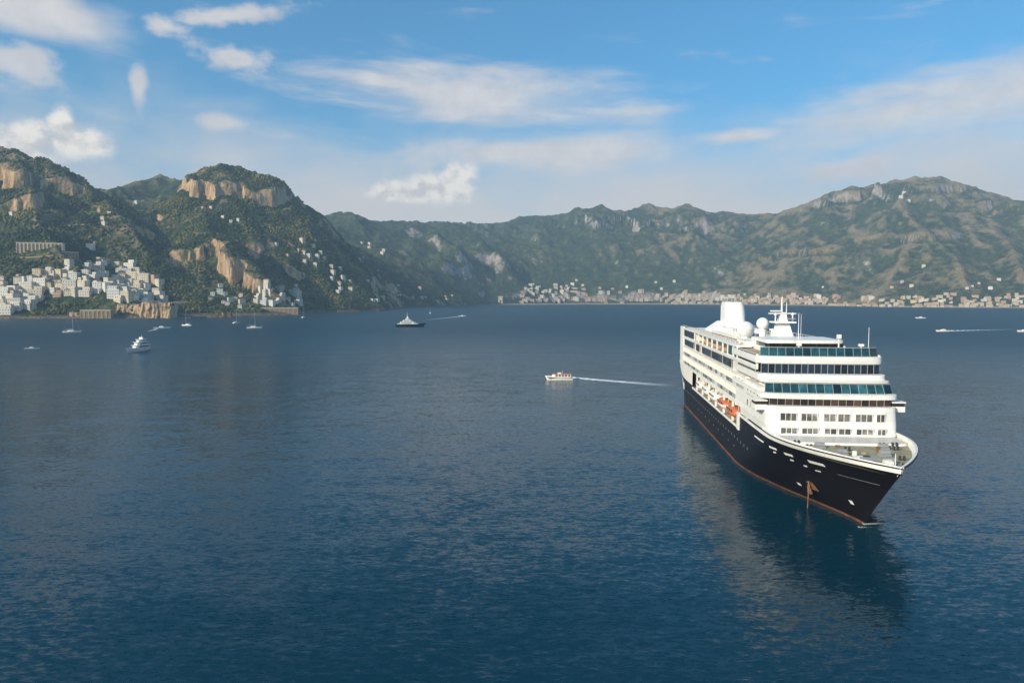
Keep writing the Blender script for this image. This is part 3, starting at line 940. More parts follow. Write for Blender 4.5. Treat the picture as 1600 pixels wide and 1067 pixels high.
# bridge level
slab('bridge_house', 11.9, 31.9, 60, 2.2, 18.0, 19.45, 'dark')
pane_band('bridge_window_band', 12.1, 31.7, 2.2, 18.15, 19.38, 16, M['bridge_glass'], mull=0.03)
for sd in (-1, 1):
    w_ = MB().box(min(sd * 12.0, sd * 14.5), max(sd * 12.0, sd * 14.5), 32.6, 36.2, 16.95, 18.05).build('bridge_wing', M['white'], ship)
    MB().box(min(sd * 12.0, sd * 14.35), max(sd * 12.0, sd * 14.35), 32.75, 36.0, 18.05, 18.75).build('wing_window', M['bridge_glass'], w_)
    MB().box(min(sd * 12.0, sd * 14.6), max(sd * 12.0, sd * 14.6), 32.5, 36.3, 18.75, 19.0).build('wing_roof', M['white'], w_)
slab('deck_edge', 13.0, 31.6, 62, 2.2, 19.45, 20.4)
# observation glass
slab('lounge_core', 11.3, 36.0, 62, 3.0, 20.4, 22.5, 'cream')
pane_band('lounge_window_band', 12.8, 32.8, 2.2, 20.5, 22.3, 15, M['teal_glass'], rake=0.8, mull=0.03)
slab('lounge_soffit', 12.7, 34.4, 62, 2.4, 22.4, 22.75, 'cream')
slab('deck_edge', 12.75, 36.4, 62, 2.6, 22.75, 23.8)
slab('gallery_core', 11.6, 39.6, 62, 2.6, 23.8, 25.9, 'smoke_glass')
pane_band('gallery_window_band', 12.3, 38.0, 2.6, 23.9, 25.85, 18, M['blue_glass'], mull=0.035)

slab('deck_edge', 12.8, 38.4, 64, 2.8, 25.95, 27.35)
pane_band('top_windscreen', 12.3, 39.2, 2.8, 27.45, 29.2, 14, M['teal_glass'], rake=0.35, mull=0.03)
slab('top_deck', 12.4, 39.2, 66, 3.2, 27.35, 27.42, 'teak')

# --- long upper decks down the sides
MB().box(-12.55, 12.55, 50, STERN, 21.3, 21.75).build('upper_deck_plate', M['white'], ship)
MB().box(-12.4, 12.4, 62, STERN - 2, 24.7, 25.0).build('pool_deck', M['teak'], ship)
for sd in (-1, 1):
    x0, x1 = sorted((sd * 12.6, sd * 12.2))
    MB().box(x0, x1, 40, STERN - 1, 24.45, 25.1).build('pool_deck_edge', M['white'], ship)
    MB().box(*sorted((sd * 12.6, sd * 9.0)), 60, STERN - 4, 27.7, 28.15).build('running_track', M['white'], ship)
    MB().box(*sorted((sd * 12.0, sd * 11.6)), 48, STERN - 3, 21.7, 24.5).build('buffet_side_wall', M['cream'], ship)
    for s0, s1 in ((41.5, 59), (66, 76.5), (78, 94), (95, 111), (116, 123), (128, 150)):      # lower row of side windows
        n = max(2, round((s1 - s0) / 3.5))
        g = MB().box(*sorted((sd * 12.36, sd * 12.30)), s0, s1, 21.95, 24.3).build('side_window_band', M['white'], ship)
        for k in range(n):
            a, b = s0 + (s1 - s0) * k / n + 0.08, s0 + (s1 - s0) * (k + 1) / n - 0.08
            MB().box(*sorted((sd * 12.42, sd * 12.33)), a, b, 22.1, 24.2).build('pane', M['smoke_glass'], g)
    for s0, s1, mt in ((41.5, 59, 'blue_glass'), (65.5, 70.5, 'teal_glass'), (127, 152, 'smoke_glass')):
        n = max(1, round((s1 - s0) / 3.5))
        g = MB().box(*sorted((sd * 12.36, sd * 12.30)), s0, s1, 25.1, 27.7).build('side_window_band', M['white'], ship)
        for k in range(n):
            a, b = s0 + (s1 - s0) * k / n + 0.08, s0 + (s1 - s0) * (k + 1) / n - 0.08
            MB().box(*sorted((sd * 12.42, sd * 12.33)), a, b, 25.3, 27.6).build('pane', M[mt], g)
    for s in (40.5, 59.8, 64.5, 71.2, 78, 86, 94, 102, 110, 118, 126.4):
        MB().box(*sorted((sd * 12.55, sd * 12.15)), s - 0.25, s + 0.25, 25.1, 27.7).build('track_post', M['white'], ship)
    rm = MB().box(*sorted((sd * 12.45, sd * 12.40)), 62, STERN - 5, 29.15, 29.22)
    for s in np.arange(62, STERN - 5, 3.0):
        rm.box(*sorted((sd * 12.45, sd * 12.40)), s, s + 0.06, 28.15, 29.15)
    rm.build('guard_rail', M['white'], ship)
MB().box(-11.9, 11.9, 126, 154, 25.0, 27.7).build('aft_house', M['cream'], ship)
MB().box(-12.2, 12.2, 124, 156, 27.7, 28.1).build('aft_house_roof', M['white'], ship)
MB().prism([(-12.4, 150), (12.4, 150), (12.0, STERN + 1), (-12.0, STERN + 1)], 21.7, 24.6).build('stern_terrace', M['white'], ship)
MB().prism([(-12.5, 150), (12.5, 150), (12.2, STERN + 4), (-12.2, STERN + 4)], 14.2, 14.9).build('stern_terrace', M['white'], ship)
MB().prism([(-12.2, 156), (12.2, 156), (11.4, LOA - 1), (-11.4, LOA - 1)], 14.9, 17.9).build('stern_terrace', M['white'], ship)
MB().prism([(-12.3, 156), (12.3, 156), (11.8, STERN + 4), (-11.8, STERN + 4)], 17.9, 21.3).build('stern_terrace', M['white'], ship)
for sd in (-1, 1):
    MB().box(*sorted((sd * 12.62, sd * 12.1)), 152, STERN, 14.9, 28.6).build('stern_wing_wall', M['white'], ship)

# --- top of the ship
spa = MB().prism(plan(8.4, 48.5, 63, 2.0), 27.4, 30.2).build('spa_house', M['white'], ship)
MB().prism(plan(8.45, 48.4, 58, 2.0), 28.6, 29.5).build('spa_window_band', M['smoke_glass'], spa)
MB().box(-10.0, 6.5, 62, 72, 27.5, 29.0).build('mast_house', M['cream'], ship)
mast = MB().prism([(-2.3, 64.5), (2.3, 64.5), (2.0, 70.5), (-2.0, 70.5)], 29.0, 33.4, [(-1.3, 66), (1.3, 66), (1.2, 69), (-1.2, 69)]).build('radar_mast', M['white'], ship)
MB().box(-2.6, 2.6, 64.6, 69.5, 33.4, 33.75).build('mast_platform', M['white'], mast)
MB().prism([(-1.0, 66), (1.0, 66), (1.0, 68.4), (-1.0, 68.4)], 33.75, 36.0, [(-0.6, 66.5), (0.6, 66.5), (0.6, 68), (-0.6, 68)]).build('mast_column', M['white'], mast)
MB().box(-3.4, 3.0, 66.2, 67.6, 35.6, 35.85).build('mast_yard', M['white'], mast)
MB().box(-3.3, -0.9, 66.0, 66.35, 36.2, 36.5).build('radar_scanner', M['white'], mast)
MB().box(0.6, 2.6, 65.4, 65.75, 34.3, 34.6).build('radar_scanner', M['grey'], mast)
MB().tube((-0.3, 67, 36.0), (-0.3, 67, 40.0), 0.28, 0.10).tube((0.9, 67.3, 36), (0.9, 67.3, 38.6), 0.12, 0.06).build('mast_pole', M['cream'], mast)
for sx in (-1.9, 2.2):
    MB().tube((sx, 66.5, 33.75), (sx, 66.5, 35.2), 0.16).lathe((sx, 66.5, 35.2), [(0.02, 0), (0.38, 0.15), (0.38, 0.5), (0.02, 0.8)], 10).build('navigation_light', M['white'], mast)
def radome(x, y, z, r, ped):
    pr_ = [(0.55 * r, -ped), (0.45 * r, -0.9 * r)] + [(max(0.02, r * math.cos(a)), r * math.sin(a)) for a in np.linspace(-1.15, math.pi / 2, 12)]
    return MB().lathe((x, y, z), pr_, 24).build('radome', M['white'], ship, smooth=True)
radome(-3.6, 72.0, 33.0, 1.55, 4.3)
radome(-5.6, 82.0, 30.9, 2.3, 3.0)
# funnel casing in steps, funnel, sloping wings beside it
MB().prism([(-7.6, 79), (7.6, 79), (7.6, 134), (-7.6, 134)], 28.2, 28.7).build('funnel_deck', M['white'], ship)
MB().prism([(-7.0, 80), (7.0, 80), (7.0, 124), (-7.0, 124)], 25.0, 28.2).build('pool_house', M['cream'], ship)
for sd in (-1, 1):
    for s in np.arange(82, 121, 4.2):
        MB().box(*sorted((sd * 7.12, sd * 6.95)), s, s + 2.8, 25.6, 27.4).build('pool_house_window', M['smoke_glass'], ship)
MB().prism([(-5.6, 104), (5.6, 104), (6.0, 134), (-6.0, 134)], 28.7, 30.0, [(-5.0, 106), (5.0, 106), (5.4, 133), (-5.4, 133)]).build('funnel_casing', M['white'], ship)
def rr(hx, hy, cy, n=5, r=0.55):
    pts = []
    for qx, qy, a0 in ((1, 1, 0), (-1, 1, 90), (-1, -1, 180), (1, -1, 270)):
        for k in range(n + 1):
            a = R(a0 + 90 * k / n)
            rx = r * min(hx, hy)
            pts.append((qx * (hx - rx) + rx * math.cos(a), cy + qy * (hy - rx) + rx * math.sin(a)))
    return pts
def ring_at(poly, z):
    return [(x, y, z) for x, y in poly]
fun = MB().loft([ring_at(rr(3.25, 6.0, 126), 30.0), ring_at(rr(3.2, 5.4, 126.6), 34.0), ring_at(rr(3.1, 5.0, 127.2), 36.9)]).build('funnel', M['white'], ship, smooth=False)
MB().loft([ring_at(rr(3.0, 4.7, 127.2), 36.9), ring_at(rr(2.9, 4.4, 127.4), 38.1)]).build('funnel_top', M['cream'], fun)
for x in (-1.4, 0.0, 1.4):
    MB().tube((x, 127.5, 38.1), (x, 128.0, 38.6), 0.45, n=10).build('exhaust_pipe', M['grey'], fun)
for sd in (-1, 1):
    MB().prism([(sd * 3.3, 126), (sd * 7.4, 128), (sd * 7.4, 136), (sd * 3.3, 136)][::sd], 28.7, 31.6, [(sd * 3.2, 127), (sd * 3.6, 128), (sd * 3.6, 134), (sd * 3.2, 134)][::sd]).build('funnel_fin', M['white'], ship)
# clutter on the funnel deck: ventilators, lockers, awning frames
rv = random.Random(4)
for k in range(16):
    x, y = rv.uniform(-6.4, 6.4), rv.uniform(82, 104)
    if abs(x + 5.6) < 2.6 and abs(y - 82) < 3: continue
    w_, h_ = rv.uniform(0.4, 1.1), rv.uniform(0.5, 1.5)
    MB().box(x - w_, x + w_, y - w_ * 1.3, y + w_ * 1.3, 28.7, 28.7 + h_).build('deck_locker', M[rv.choice(['white', 'cream', 'grey', 'tan'])], ship)
for k in range(7):
    x, y = rv.uniform(-6, 6), rv.uniform(88, 118)
    MB().tube((x, y, 28.7), (x, y, 30.0), 0.35, n=8).lathe((x, y, 30.0), [(0.35, 0), (0.75, 0.1), (0.7, 0.45), (0.05, 0.6)], 10).build('ventilator', M['white'], ship)
for sd in (-1, 1):
    for k in range(16):
        y = 64 + k * 5.6
        MB().box(*sorted((sd * 9.3, sd * 10.4)), y, y + 1.9, 28.16, 28.5).build('track_lounger', M['teak'], ship)
# whip aerials, lamp posts and lifebuoy lockers on the forward deck
for x, y, z0, z1, r in ((-0.6, 52.0, 30.2, 36.2, 0.10), (0.1, 52.6, 30.2, 36.0, 0.07), (11.4, 43.5, 27.4, 33.4, 0.09)):
    MB().tube((x, y, z0), (x, y, z1), r, r * 0.5, 6).build('whip_aerial', M['white'], ship)
lp = MB().tube((4.6, 41.5, 27.4), (4.6, 41.5, 31.0), 0.16, n=8).box(4.2, 5.0, 41.2, 41.8, 31.0, 31.9).build('searchlight_post', M['white'], ship)
for x in (-3.8, 8.8):
    MB().tube((x, 40.6, 27.4), (x, 40.6, 29.6), 0.22, n=8).box(x - 0.45, x + 0.45, 40.2, 41.0, 29.5, 30.0).build('deck_light', M['white'], ship)
for k in range(7):
    MB().box(-8.5 + k * 2.6, -7.5 + k * 2.6, 45.0, 46.8, 27.45, 28.1).build('sun_lounger_rack', M['teak'], ship)
for k in range(10):
    for sd in (-1, 1):
        MB().box(*sorted((sd * 9.6, sd * 10.9)), 84 + k * 3.4, 85.0 + k * 3.4, 25.0, 25.7).build('deck_chair', M['teak'], ship)
MB().box(-3.2, 3.2, 71, 77.5, 25.0, 25.35).build('swimming_pool_rim', M['white'], ship)
MB().box(-2.8, 2.8, 71.4, 77.1, 25.30, 25.38).build('swimming_pool_water', M['teal_glass'], ship)
# foredeck gear
FD = 12.0
for x, y in ((-3.6, 15), (3.6, 15), (-1.9, 9.0), (1.9, 9.0), (-5.6, 20.5), (5.6, 20.5)):
    MB().tube((x - 0.8, y, FD + 0.6), (x + 0.8, y, FD + 0.6), 0.5, n=12).box(x - 1.0, x + 1.0, y - 0.5, y + 0.5, FD, FD + 0.35).build('mooring_winch', M['grey'], ship)
for x, y in ((-7.6, 20), (7.6, 20), (-5.2, 12), (5.2, 12), (-8.8, 23.4), (8.8, 23.4), (0, 4.6), (-1.4, 18.5), (6.2, 22.6), (3.4, 6.6), (-3.4, 6.6)):
    MB().tube((x - 0.35, y, FD), (x - 0.35, y, FD + 0.75), 0.22, n=8).tube((x + 0.35, y, FD), (x + 0.35, y, FD + 0.75), 0.22, n=8).build('bollard', M['dark'], ship)
rf_ = random.Random(9)
for k in range(14):
    y = rf_.uniform(7, 23.0)
    x = rf_.uniform(-1, 1) * (half_breadth(y, 12) - 1.6)
    w_ = rf_.uniform(0.25, 0.7)
    MB().box(x - w_, x + w_, y - w_ * 0.8, y + w_ * 0.8, FD, FD + rf_.uniform(0.3, 1.0)).build('deck_box', M[rf_.choice(['cream', 'tan', 'white', 'grey', 'dark', 'rust'])], ship)
MB().box(-1.5, 1.5, 11.0, 13.4, FD, FD + 0.4).build('hatch_cover', M['grey'], ship)
MB().tube((0, 2.4, FD), (0, 2.4, FD + 3.2), 0.10, 0.05, 6).build('jackstaff', M['white'], ship)

# davits (ship) and the boats hanging in them (things of their own)
BOATS = [(64.5, 'orange', 'frontmost orange-topped lifeboat hanging in the ship side recess'), (77.0, 'orange', 'second orange-topped lifeboat from the ship bow, in the side recess'),
         (89.5, 'white', 'white-topped lifeboat just behind the two orange ones'), (102.0, 'white', 'fourth lifeboat from the ship bow, white-topped'), (114.5, 'white', 'aftmost white-topped lifeboat on the ship side facing the camera')]
def lifeboat_parts(L, B, top):
    def ring(y, w, z):
        return [(w * math.sin(a), y, z + (0.9 * B * 0.5) * -max(0, math.cos(a))) for a in np.linspace(-math.pi / 2, math.pi / 2, 9)]
    hull_ = MB()
    rings = []
    for t in np.linspace(-1, 1, 13):
        w = B / 2 * max(0.03, (1 - abs(t) ** 3.2)) ** 0.6
        dp = 1.35 * max(0.05, (1 - abs(t) ** 4)) ** 0.5
        rings.append([(w * math.sin(a), t * L / 2, -dp * max(0, math.cos(a)) + 0.2 * abs(t) ** 3) for a in np.linspace(-math.pi / 2, math.pi / 2, 9)])
    hull_.loft(rings, cap=True, closed=True)
    can = MB()
    rings = []
    for t in np.linspace(-0.93, 0.93, 11):
        w = B / 2 * 0.95 * max(0.05, (1 - abs(t) ** 3.2)) ** 0.6
        hh = 1.25 * max(0.1, 1 - abs(t) ** 4)
        rings.append([(w * math.cos(a) ** (0.6) if math.cos(a) > 0 else -w * abs(math.cos(a)) ** 0.6, t * L / 2, 0.03 + hh * max(0, math.sin(a)) ** 0.8) for a in np.linspace(0, math.pi, 9)])
    can.loft(rings)
    return hull_, can
def place_local(root, s, u, z):
    c, sn = math.cos(-SHIP_TH), math.sin(-SHIP_TH)
    root.location = (60.3 + u * c - s * sn, 104.0 + u * sn + s * c, z)
    root.rotation_euler = (0, 0, -SHIP_TH)
lb_mesh = {}
for s, top, lab in BOATS:
    for sd in (-1, 1):
        if sd > 0 and s > 90:
            continue
        lb = empty('lifeboat')
        place_local(lb, s, sd * 11.6, 11.4)
        tag(lb, lab if sd < 0 else ('frontmost' if s < 70 else 'second' if s < 80 else 'third') + ' lifeboat on the far side of the cruise ship', 'lifeboat', 'lifeboats of the cruise ship')
        h_, c_ = lifeboat_parts(10.4, 3.4, top)
        h_.build('hull', M['white'] if top == 'white' else M['orange'] if s < 70 else M['white'], lb, smooth=True)
        cn = c_.build('canopy', M['orange'] if top == 'orange' else M['cream'], lb, smooth=True)
        for k in range(4):
            for x in (-1, 1):
                MB().box(*sorted((x * 1.60, x * 1.45)), -3.2 + k * 1.8, -2.2 + k * 1.8, 0.35, 0.75).build('porthole', M['smoke_glass'], cn)
        for e in (-4.0, 4.0):
            dv = MB().box(*sorted((sd * 9.5, sd * 12.2)), s + e - 0.15, s + e + 0.15, 13.5, 13.8)
            dv.tube((sd * 11.6, s + e, 13.6), (sd * 11.6, s + e, 12.3), 0.06, n=6)
            dv.box(*sorted((sd * 9.5, sd * 9.9)), s + e - 0.15, s + e + 0.15, 8.7, 13.5).build('davit', M['white'], ship)

# ------------------------------------------------------------------ find the ground under a photo pixel
_dep = np.concatenate([np.arange(1150, 2600, 9.0), np.arange(2600, 5600, 18.0)])
def ground(u, v):
    """first hit of the sight line of pixel (u, v) with the hills"""
    q_ = px_dir(u, v)
    k = _dep / q_[1]
    X, Y, Z = k * q_[0], k * q_[1], CAM_H + k * q_[2]
    H = ground_z(X, Y)
    hit = np.nonzero((H > Z) & (H > 0.5))[0]
    if len(hit) == 0:
        return None
    i = hit[0]
    return np.array([X[i], Y[i], H[i]])

# ------------------------------------------------------------------ houses
def house_mat(name, stops, var=0.25):
    m = bpy.data.materials.new(name)
    m.use_nodes = True
    t = NT(m.node_tree)
    b = m.node_tree.nodes['Principled BSDF']
    b.inputs['Roughness'].default_value = 0.85
    b.inputs['Specular IOR Level'].default_value = 0.2
    rnd = t.node('ShaderNodeObjectInfo').outputs['Random']
    c = t.ramp(rnd, stops, 'CONSTANT')
    n = t.noise(t.node('ShaderNodeTexCoord').outputs['Object'], 0.35, 5, 0.6)
    k = t.math('ADD', 1 - var * 0.5, t.math('MULTIPLY', t.math('SUBTRACT', n, 0.5), var * 1.6))
    t.l.new(t.mix(1.0, c, t.xyz(k, k, k), 'MULTIPLY'), b.inputs['Base Color'])
    return m
M['stucco'] = house_mat('town_stucco', [(0.0, (0.70, 0.66, 0.58)), (0.3, (0.62, 0.54, 0.42)), (0.5, (0.76, 0.73, 0.68)), (0.68, (0.58, 0.40, 0.30)), (0.78, (0.66, 0.55, 0.36)), (0.9, (0.60, 0.60, 0.58))])
M['stucco_white'] = house_mat('white_stucco', [(0.0, (0.80, 0.75, 0.66)), (0.4, (0.70, 0.63, 0.52)), (0.7, (0.76, 0.66, 0.50))])
M['stone'] = house_mat('tufa_stone', [(0.0, (0.46, 0.34, 0.22)), (0.5, (0.40, 0.30, 0.21))], 0.6)
M['tile'] = house_mat('terracotta_tile', [(0.0, (0.30, 0.13, 0.075)), (0.4, (0.36, 0.19, 0.11)), (0.7, (0.42, 0.30, 0.20))], 0.4)
M['roof_flat'] = house_mat('flat_roof_screed', [(0.0, (0.48, 0.43, 0.36)), (0.5, (0.40, 0.33, 0.27)), (0.8, (0.52, 0.49, 0.45))], 0.4)
def m_rock():
    m = bpy.data.materials.new('golden_rock')
    m.use_nodes = True
    t = NT(m.node_tree)
    b = m.node_tree.nodes['Principled BSDF']
    b.inputs['Roughness'].default_value = 0.95
    po = t.node('ShaderNodeNewGeometry').outputs['Position']
    n = t.noise(t.vmath('MULTIPLY', po, (1, 1, 0.3)), 0.16, 6, 0.65)
    n2 = t.noise(po, 0.09, 5, 0.6)
    c = t.ramp(n, [(0.3, (0.16, 0.095, 0.05)), (0.45, (0.40, 0.26, 0.14)), (0.6, (0.55, 0.38, 0.22)), (0.78, (0.62, 0.50, 0.34))])
    c = t.mix(t.smooth(n2, 0.56, 0.66), c, (0.05, 0.06, 0.022, 1))
    t.l.new(c, b.inputs['Base Color'])
    bp = t.node('ShaderNodeBump'); bp.inputs['Distance'].default_value = 2.0
    t.l.new(n, bp.inputs['Height']); t.l.new(bp.outputs[0], b.inputs['Normal'])
    return m
M['golden_rock'] = m_rock()
M['arch_shade'] = principled('shaded_arch_masonry', (0.20, 0.15, 0.10), 0.9, var=0.5, vscale=0.4)  # dark tone puts the shade of the arches into the colour
M['opening'] = principled('shuttered_window', (0.045, 0.040, 0.036), 0.5, var=0.4, vscale=0.3)

def pos_mat(name, stops, sc=0.045):
    m = bpy.data.materials.new(name)
    m.use_nodes = True
    t = NT(m.node_tree)
    b = m.node_tree.nodes['Principled BSDF']
    b.inputs['Roughness'].default_value = 0.9
    wn = t.node('ShaderNodeTexWhiteNoise')
    po = t.node('ShaderNodeNewGeometry').outputs['Position']
    sn = t.vmath('SNAP', t.vmath('MULTIPLY', po, (1, 1, 0)), (26, 26, 26))
    t.l.new(sn, wn.inputs['Vector'])
    t.l.new(t.ramp(wn.outputs['Value'], stops, 'CONSTANT'), b.inputs['Base Color'])
    return m
M['far_stucco'] = pos_mat('distant_stucco', [(0, (0.44, 0.34, 0.25)), (0.3, (0.38, 0.26, 0.19)), (0.5, (0.48, 0.41, 0.32)), (0.75, (0.40, 0.31, 0.21)), (0.93, (0.58, 0.53, 0.46))])
M['far_tile'] = pos_mat('distant_roofs', [(0, (0.38, 0.21, 0.13)), (0.4, (0.46, 0.34, 0.25)), (0.7, (0.32, 0.17, 0.11))])

def proto(kind, w, dpt, h, seed):
    """meshes (walls, roof, windows) of one house, front along -y"""
    r_ = random.Random(seed)
    wl, rf, wn = MB(), MB(), MB()
    vols = [(-w / 2, w / 2, -dpt / 2, dpt / 2, h)]
    if kind == 'stepped':
        k = r_.uniform(-0.1, 0.25) * w
        vols = [(-w / 2, w / 2, -dpt / 2, dpt / 2, h * 0.62), (k - w * 0.22, w / 2 - 0.3, -dpt / 2 + 2.2, dpt / 2 - 0.2, h)]
    for i, (x0, x1, y0, y1, hh) in enumerate(vols):
        wl.box(x0, x1, y0, y1, -14.0 if i == 0 else vols[0][4] - 0.2, hh)
        if kind == 'tiled':
            e = 0.5
            rf.prism([(x0 - e, y0 - e), (x1 + e, y0 - e), (x1 + e, y1 + e), (x0 - e, y1 + e)], hh, hh + 0.25)
            ins = min(w, dpt) * 0.42
            rf.prism([(x0 - e, y0 - e), (x1 + e, y0 - e), (x1 + e, y1 + e), (x0 - e, y1 + e)], hh + 0.25, hh + 2.2, [(x0 + ins, y0 + ins), (x1 - ins, y0 + ins), (x1 - ins, y1 - ins), (x0 + ins, y1 - ins)])
        else:
            rf.box(x0 + 0.35, x1 - 0.35, y0 + 0.35, y1 - 0.35, hh - 0.6, hh + 0.05)
            for a in ((x0 - .05, x1 + .05, y0 - .05, y0 + .3), (x0 - .05, x1 + .05, y1 - .3, y1 + .05), (x0 - .05, x0 + .3, y0 + .3, y1 - .3), (x1 - .3, x1 + .05, y0 + .3, y1 - .3)):
                wl.box(*a, hh - 0.05, hh + 0.75)
        z_lo = 0 if i == 0 else vols[0][4]
        nz = max(1, int((hh - z_lo) / 3.3))
        nx = max(2, int((x1 - x0) / 3.2))
        for a in range(nz):
            zb = z_lo + 0.9 + a * (hh - z_lo) / nz
            for b in range(nx):
                if r_.random() < 0.12: continue
                xc = x0 + (x1 - x0) * (b + 0.5) / nx
                wn.box(xc - 0.5, xc + 0.5, y0 - 0.06, y0 + 0.1, zb, zb + 1.6)
            ny = max(1, int((y1 - y0) / 4))
            for b in range(ny):
                yc = y0 + (y1 - y0) * (b + 0.5) / ny
                wn.box(x0 - 0.06, x0 + 0.1, yc - 0.5, yc + 0.5, zb, zb + 1.6)
                wn.box(x1 - 0.1, x1 + 0.06, yc - 0.5, yc + 0.5, zb, zb + 1.6)
    return wl, rf, wn
PROTO = {}
def get_proto(kind, size, white):
    key = (kind, size, white)
    if key not in PROTO:
        w, dp, h = {'s': (9, 8, 7), 'm': (13, 10, 10), 'l': (19, 11, 13), 'xl': (30, 12, 16)}[size]
        wl, rf, wn = proto(kind, w, dp, h, hash((kind, size)) & 0xffff if False else len(PROTO) + 3)
        def mk(b, n, mt):
            m_ = bpy.data.meshes.new(n)
            m_.from_pydata(b.v, [], b.f)
            m_.materials.append(mt)
            m_.update()
            return m_
        PROTO[key] = (mk(wl, 'wall', M['stucco_white'] if white else M['stucco']), mk(rf, 'roof', M['tile'] if kind == 'tiled' else M['roof_flat']), mk(wn, 'windows', M['opening']))
    return PROTO[key]
house_xy = []
def add_house(p, rz, kind, size, white, label, group, scale=1.0, windows=True, z=None):
    r_ = empty('house', (p[0], p[1], p[2] if z is None else z), rz, scale)
    tag(r_, label, 'house', group)
    wl, rf, wn = get_proto(kind, size, white)
    for nm, me_ in (('wall', wl), ('roof', rf), ('windows', wn)):
        if nm == 'windows' and not windows: continue
        o = bpy.data.objects.new(nm, me_)
        C.objects.link(o)
        o.parent = r_
        if nm == 'windows': o['kind'] = 'stuff'
    house_xy.append((p[0], p[1], {'s': 7, 'm': 9, 'l': 12, 'xl': 17}[size] * scale))
    return r_

def cluster(poly, n, sizes, kinds, white_p, label, group, gap=0.72, face=0.0, spread=0.35, scale=(0.9, 1.15), windows=True, jitter=0):
    xs, ys = [p[0] for p in poly], [p[1] for p in poly]
    def inside(x, y):
        c = False
        for (x1, y1), (x2, y2) in zip(poly, poly[1:] + poly[:1]):
            if (y1 > y) != (y2 > y) and x < (x2 - x1) * (y - y1) / (y2 - y1) + x1:
                c = not c
        return c
    made, tries = 0, 0
    while made < n and tries < n * 14:
        tries += 1
        u, v = rng.uniform(min(xs), max(xs)), rng.uniform(min(ys), max(ys))
        if not inside(u, v): continue
        p = ground(u, v)
        if p is None: continue
        sz = rng.choice(sizes)
        sc = rng.uniform(*scale)
        rad_ = {'s': 7, 'm': 9, 'l': 12, 'xl': 17}[sz] * sc
        if any((p[0] - a) ** 2 + (p[1] - b) ** 2 < (gap * (rad_ + r2)) ** 2 for a, b, r2 in house_xy): continue
        wh = rng.random() < white_p
        kd = rng.choice(kinds)
        lk = ('white' if wh else 'coloured') + (' tile-roofed' if kd == 'tiled' else ' stepped' if kd == 'stepped' else ' flat-roofed')
        az_ = math.atan2(p[0], p[1])
        add_house(p, -az_ + face + rng.uniform(-spread, spread), kd, sz, wh, label.replace('{}', lk), group, sc, windows, z=max(0.5, p[2] - 2.0))
        made += 1
    return made
FL, TL, ST = 'flat', 'tiled', 'stepped'
tot = 0
G1 = 'houses of the terraced seaside town'
tot += cluster([(0, 462), (20, 452), (66, 450), (66, 484), (0, 494)], 20, ['m', 'l', 'l'], [FL, ST], 0.9, '{} house by the water on the town left', G1, 0.5, -0.75, scale=(1.0, 1.3))
tot += cluster([(40, 442), (75, 427), (105, 416), (130, 409), (172, 410), (190, 420), (192, 452), (170, 462), (110, 464), (72, 462)], 60, ['m', 'm', 'l', 's'], [FL, FL, ST, TL], 0.55, '{} house on the middle slope of the town', G1, 0.46, -0.75, scale=(1.0, 1.3))
tot += cluster([(178, 424), (205, 420), (218, 428), (252, 442), (258, 474), (178, 476)], 34, ['m', 'l', 'l'], [FL, ST, FL], 0.9, '{} house crowning the sea cliff', G1, 0.48, -0.75, scale=(1.0, 1.3))
tot += cluster([(0, 440), (40, 436), (40, 452), (0, 456)], 8, ['m', 's'], [FL, TL], 0.5, '{} house on the upper left edge of the town', G1, 0.6, -0.75)
G2 = 'houses on the small headland'
tot += cluster([(392, 462), (412, 450), (425, 440), (452, 438), (468, 452), (470, 478), (395, 480)], 26, ['m', 'm', 'l', 's'], [FL, TL, ST], 0.45, '{} house on the small headland', G2, 0.46, -0.75)
tot += cluster([(318, 446), (350, 450), (385, 462), (385, 482), (330, 480)], 12, ['s', 'm'], [FL, TL], 0.4, '{} house in the shaded cove', G2, 0.7)
G3 = 'villas scattered on the near hillsides'
tot += cluster([(256, 300), (360, 320), (470, 380), (500, 400), (520, 440), (470, 430), (420, 370), (300, 330)], 9, ['s', 's'], [FL, TL], 0.4, '{} villa on the wooded slope below the rock cap', G3, 1.1, -0.6, scale=(0.7, 1.0))
tot += cluster([(470, 376), (492, 380), (510, 408), (545, 425), (560, 455), (525, 460), (505, 425), (468, 400)], 18, ['s', 's', 'm'], [FL, TL], 0.5, '{} villa on the spur beyond the headland', G3, 0.9, -0.6)
tot += cluster([(565, 380), (605, 388), (600, 402), (565, 392)], 5, ['m', 'm'], [FL, TL], 0.5, '{} villa on the shoulder of the spur', G3, 0.8, -0.6)
tot += cluster([(560, 440), (620, 440), (720, 462), (720, 474), (580, 472)], 20, ['s', 's', 'm'], [FL, TL], 0.4, '{} villa low on the middle shore', G3, 1.0, -0.6)
tot += cluster([(10, 330), (150, 330), (190, 300), (230, 310), (160, 370), (20, 365)], 5, ['s'], [FL, TL], 0.4, '{} house high above the seaside town', G3, 1.2, -0.6)
G4 = 'houses of the far beach towns'
tot += cluster([(815, 452), (830, 445), (905, 440), (915, 455), (915, 470), (812, 472)], 30, ['m', 'm', 'l'], [FL, TL, ST], 0.15, '{} house of the far golden village', G4, 0.6, scale=(0.8, 1.1), windows=False)
tot += cluster([(930, 430), (1060, 425), (1060, 450), (1000, 468), (930, 462)], 7, ['m'], [FL, TL], 0.2, '{} house between the two far villages', G4, 1.0, windows=False)
tot += cluster([(1050, 466), (1280, 466), (1280, 475), (1050, 474)], 24, ['m', 'l', 'l'], [FL, TL, TL, ST], 0.15, '{} house on the far beach behind the ship', G4, 0.5, scale=(0.8, 1.15), windows=False, spread=0.15)
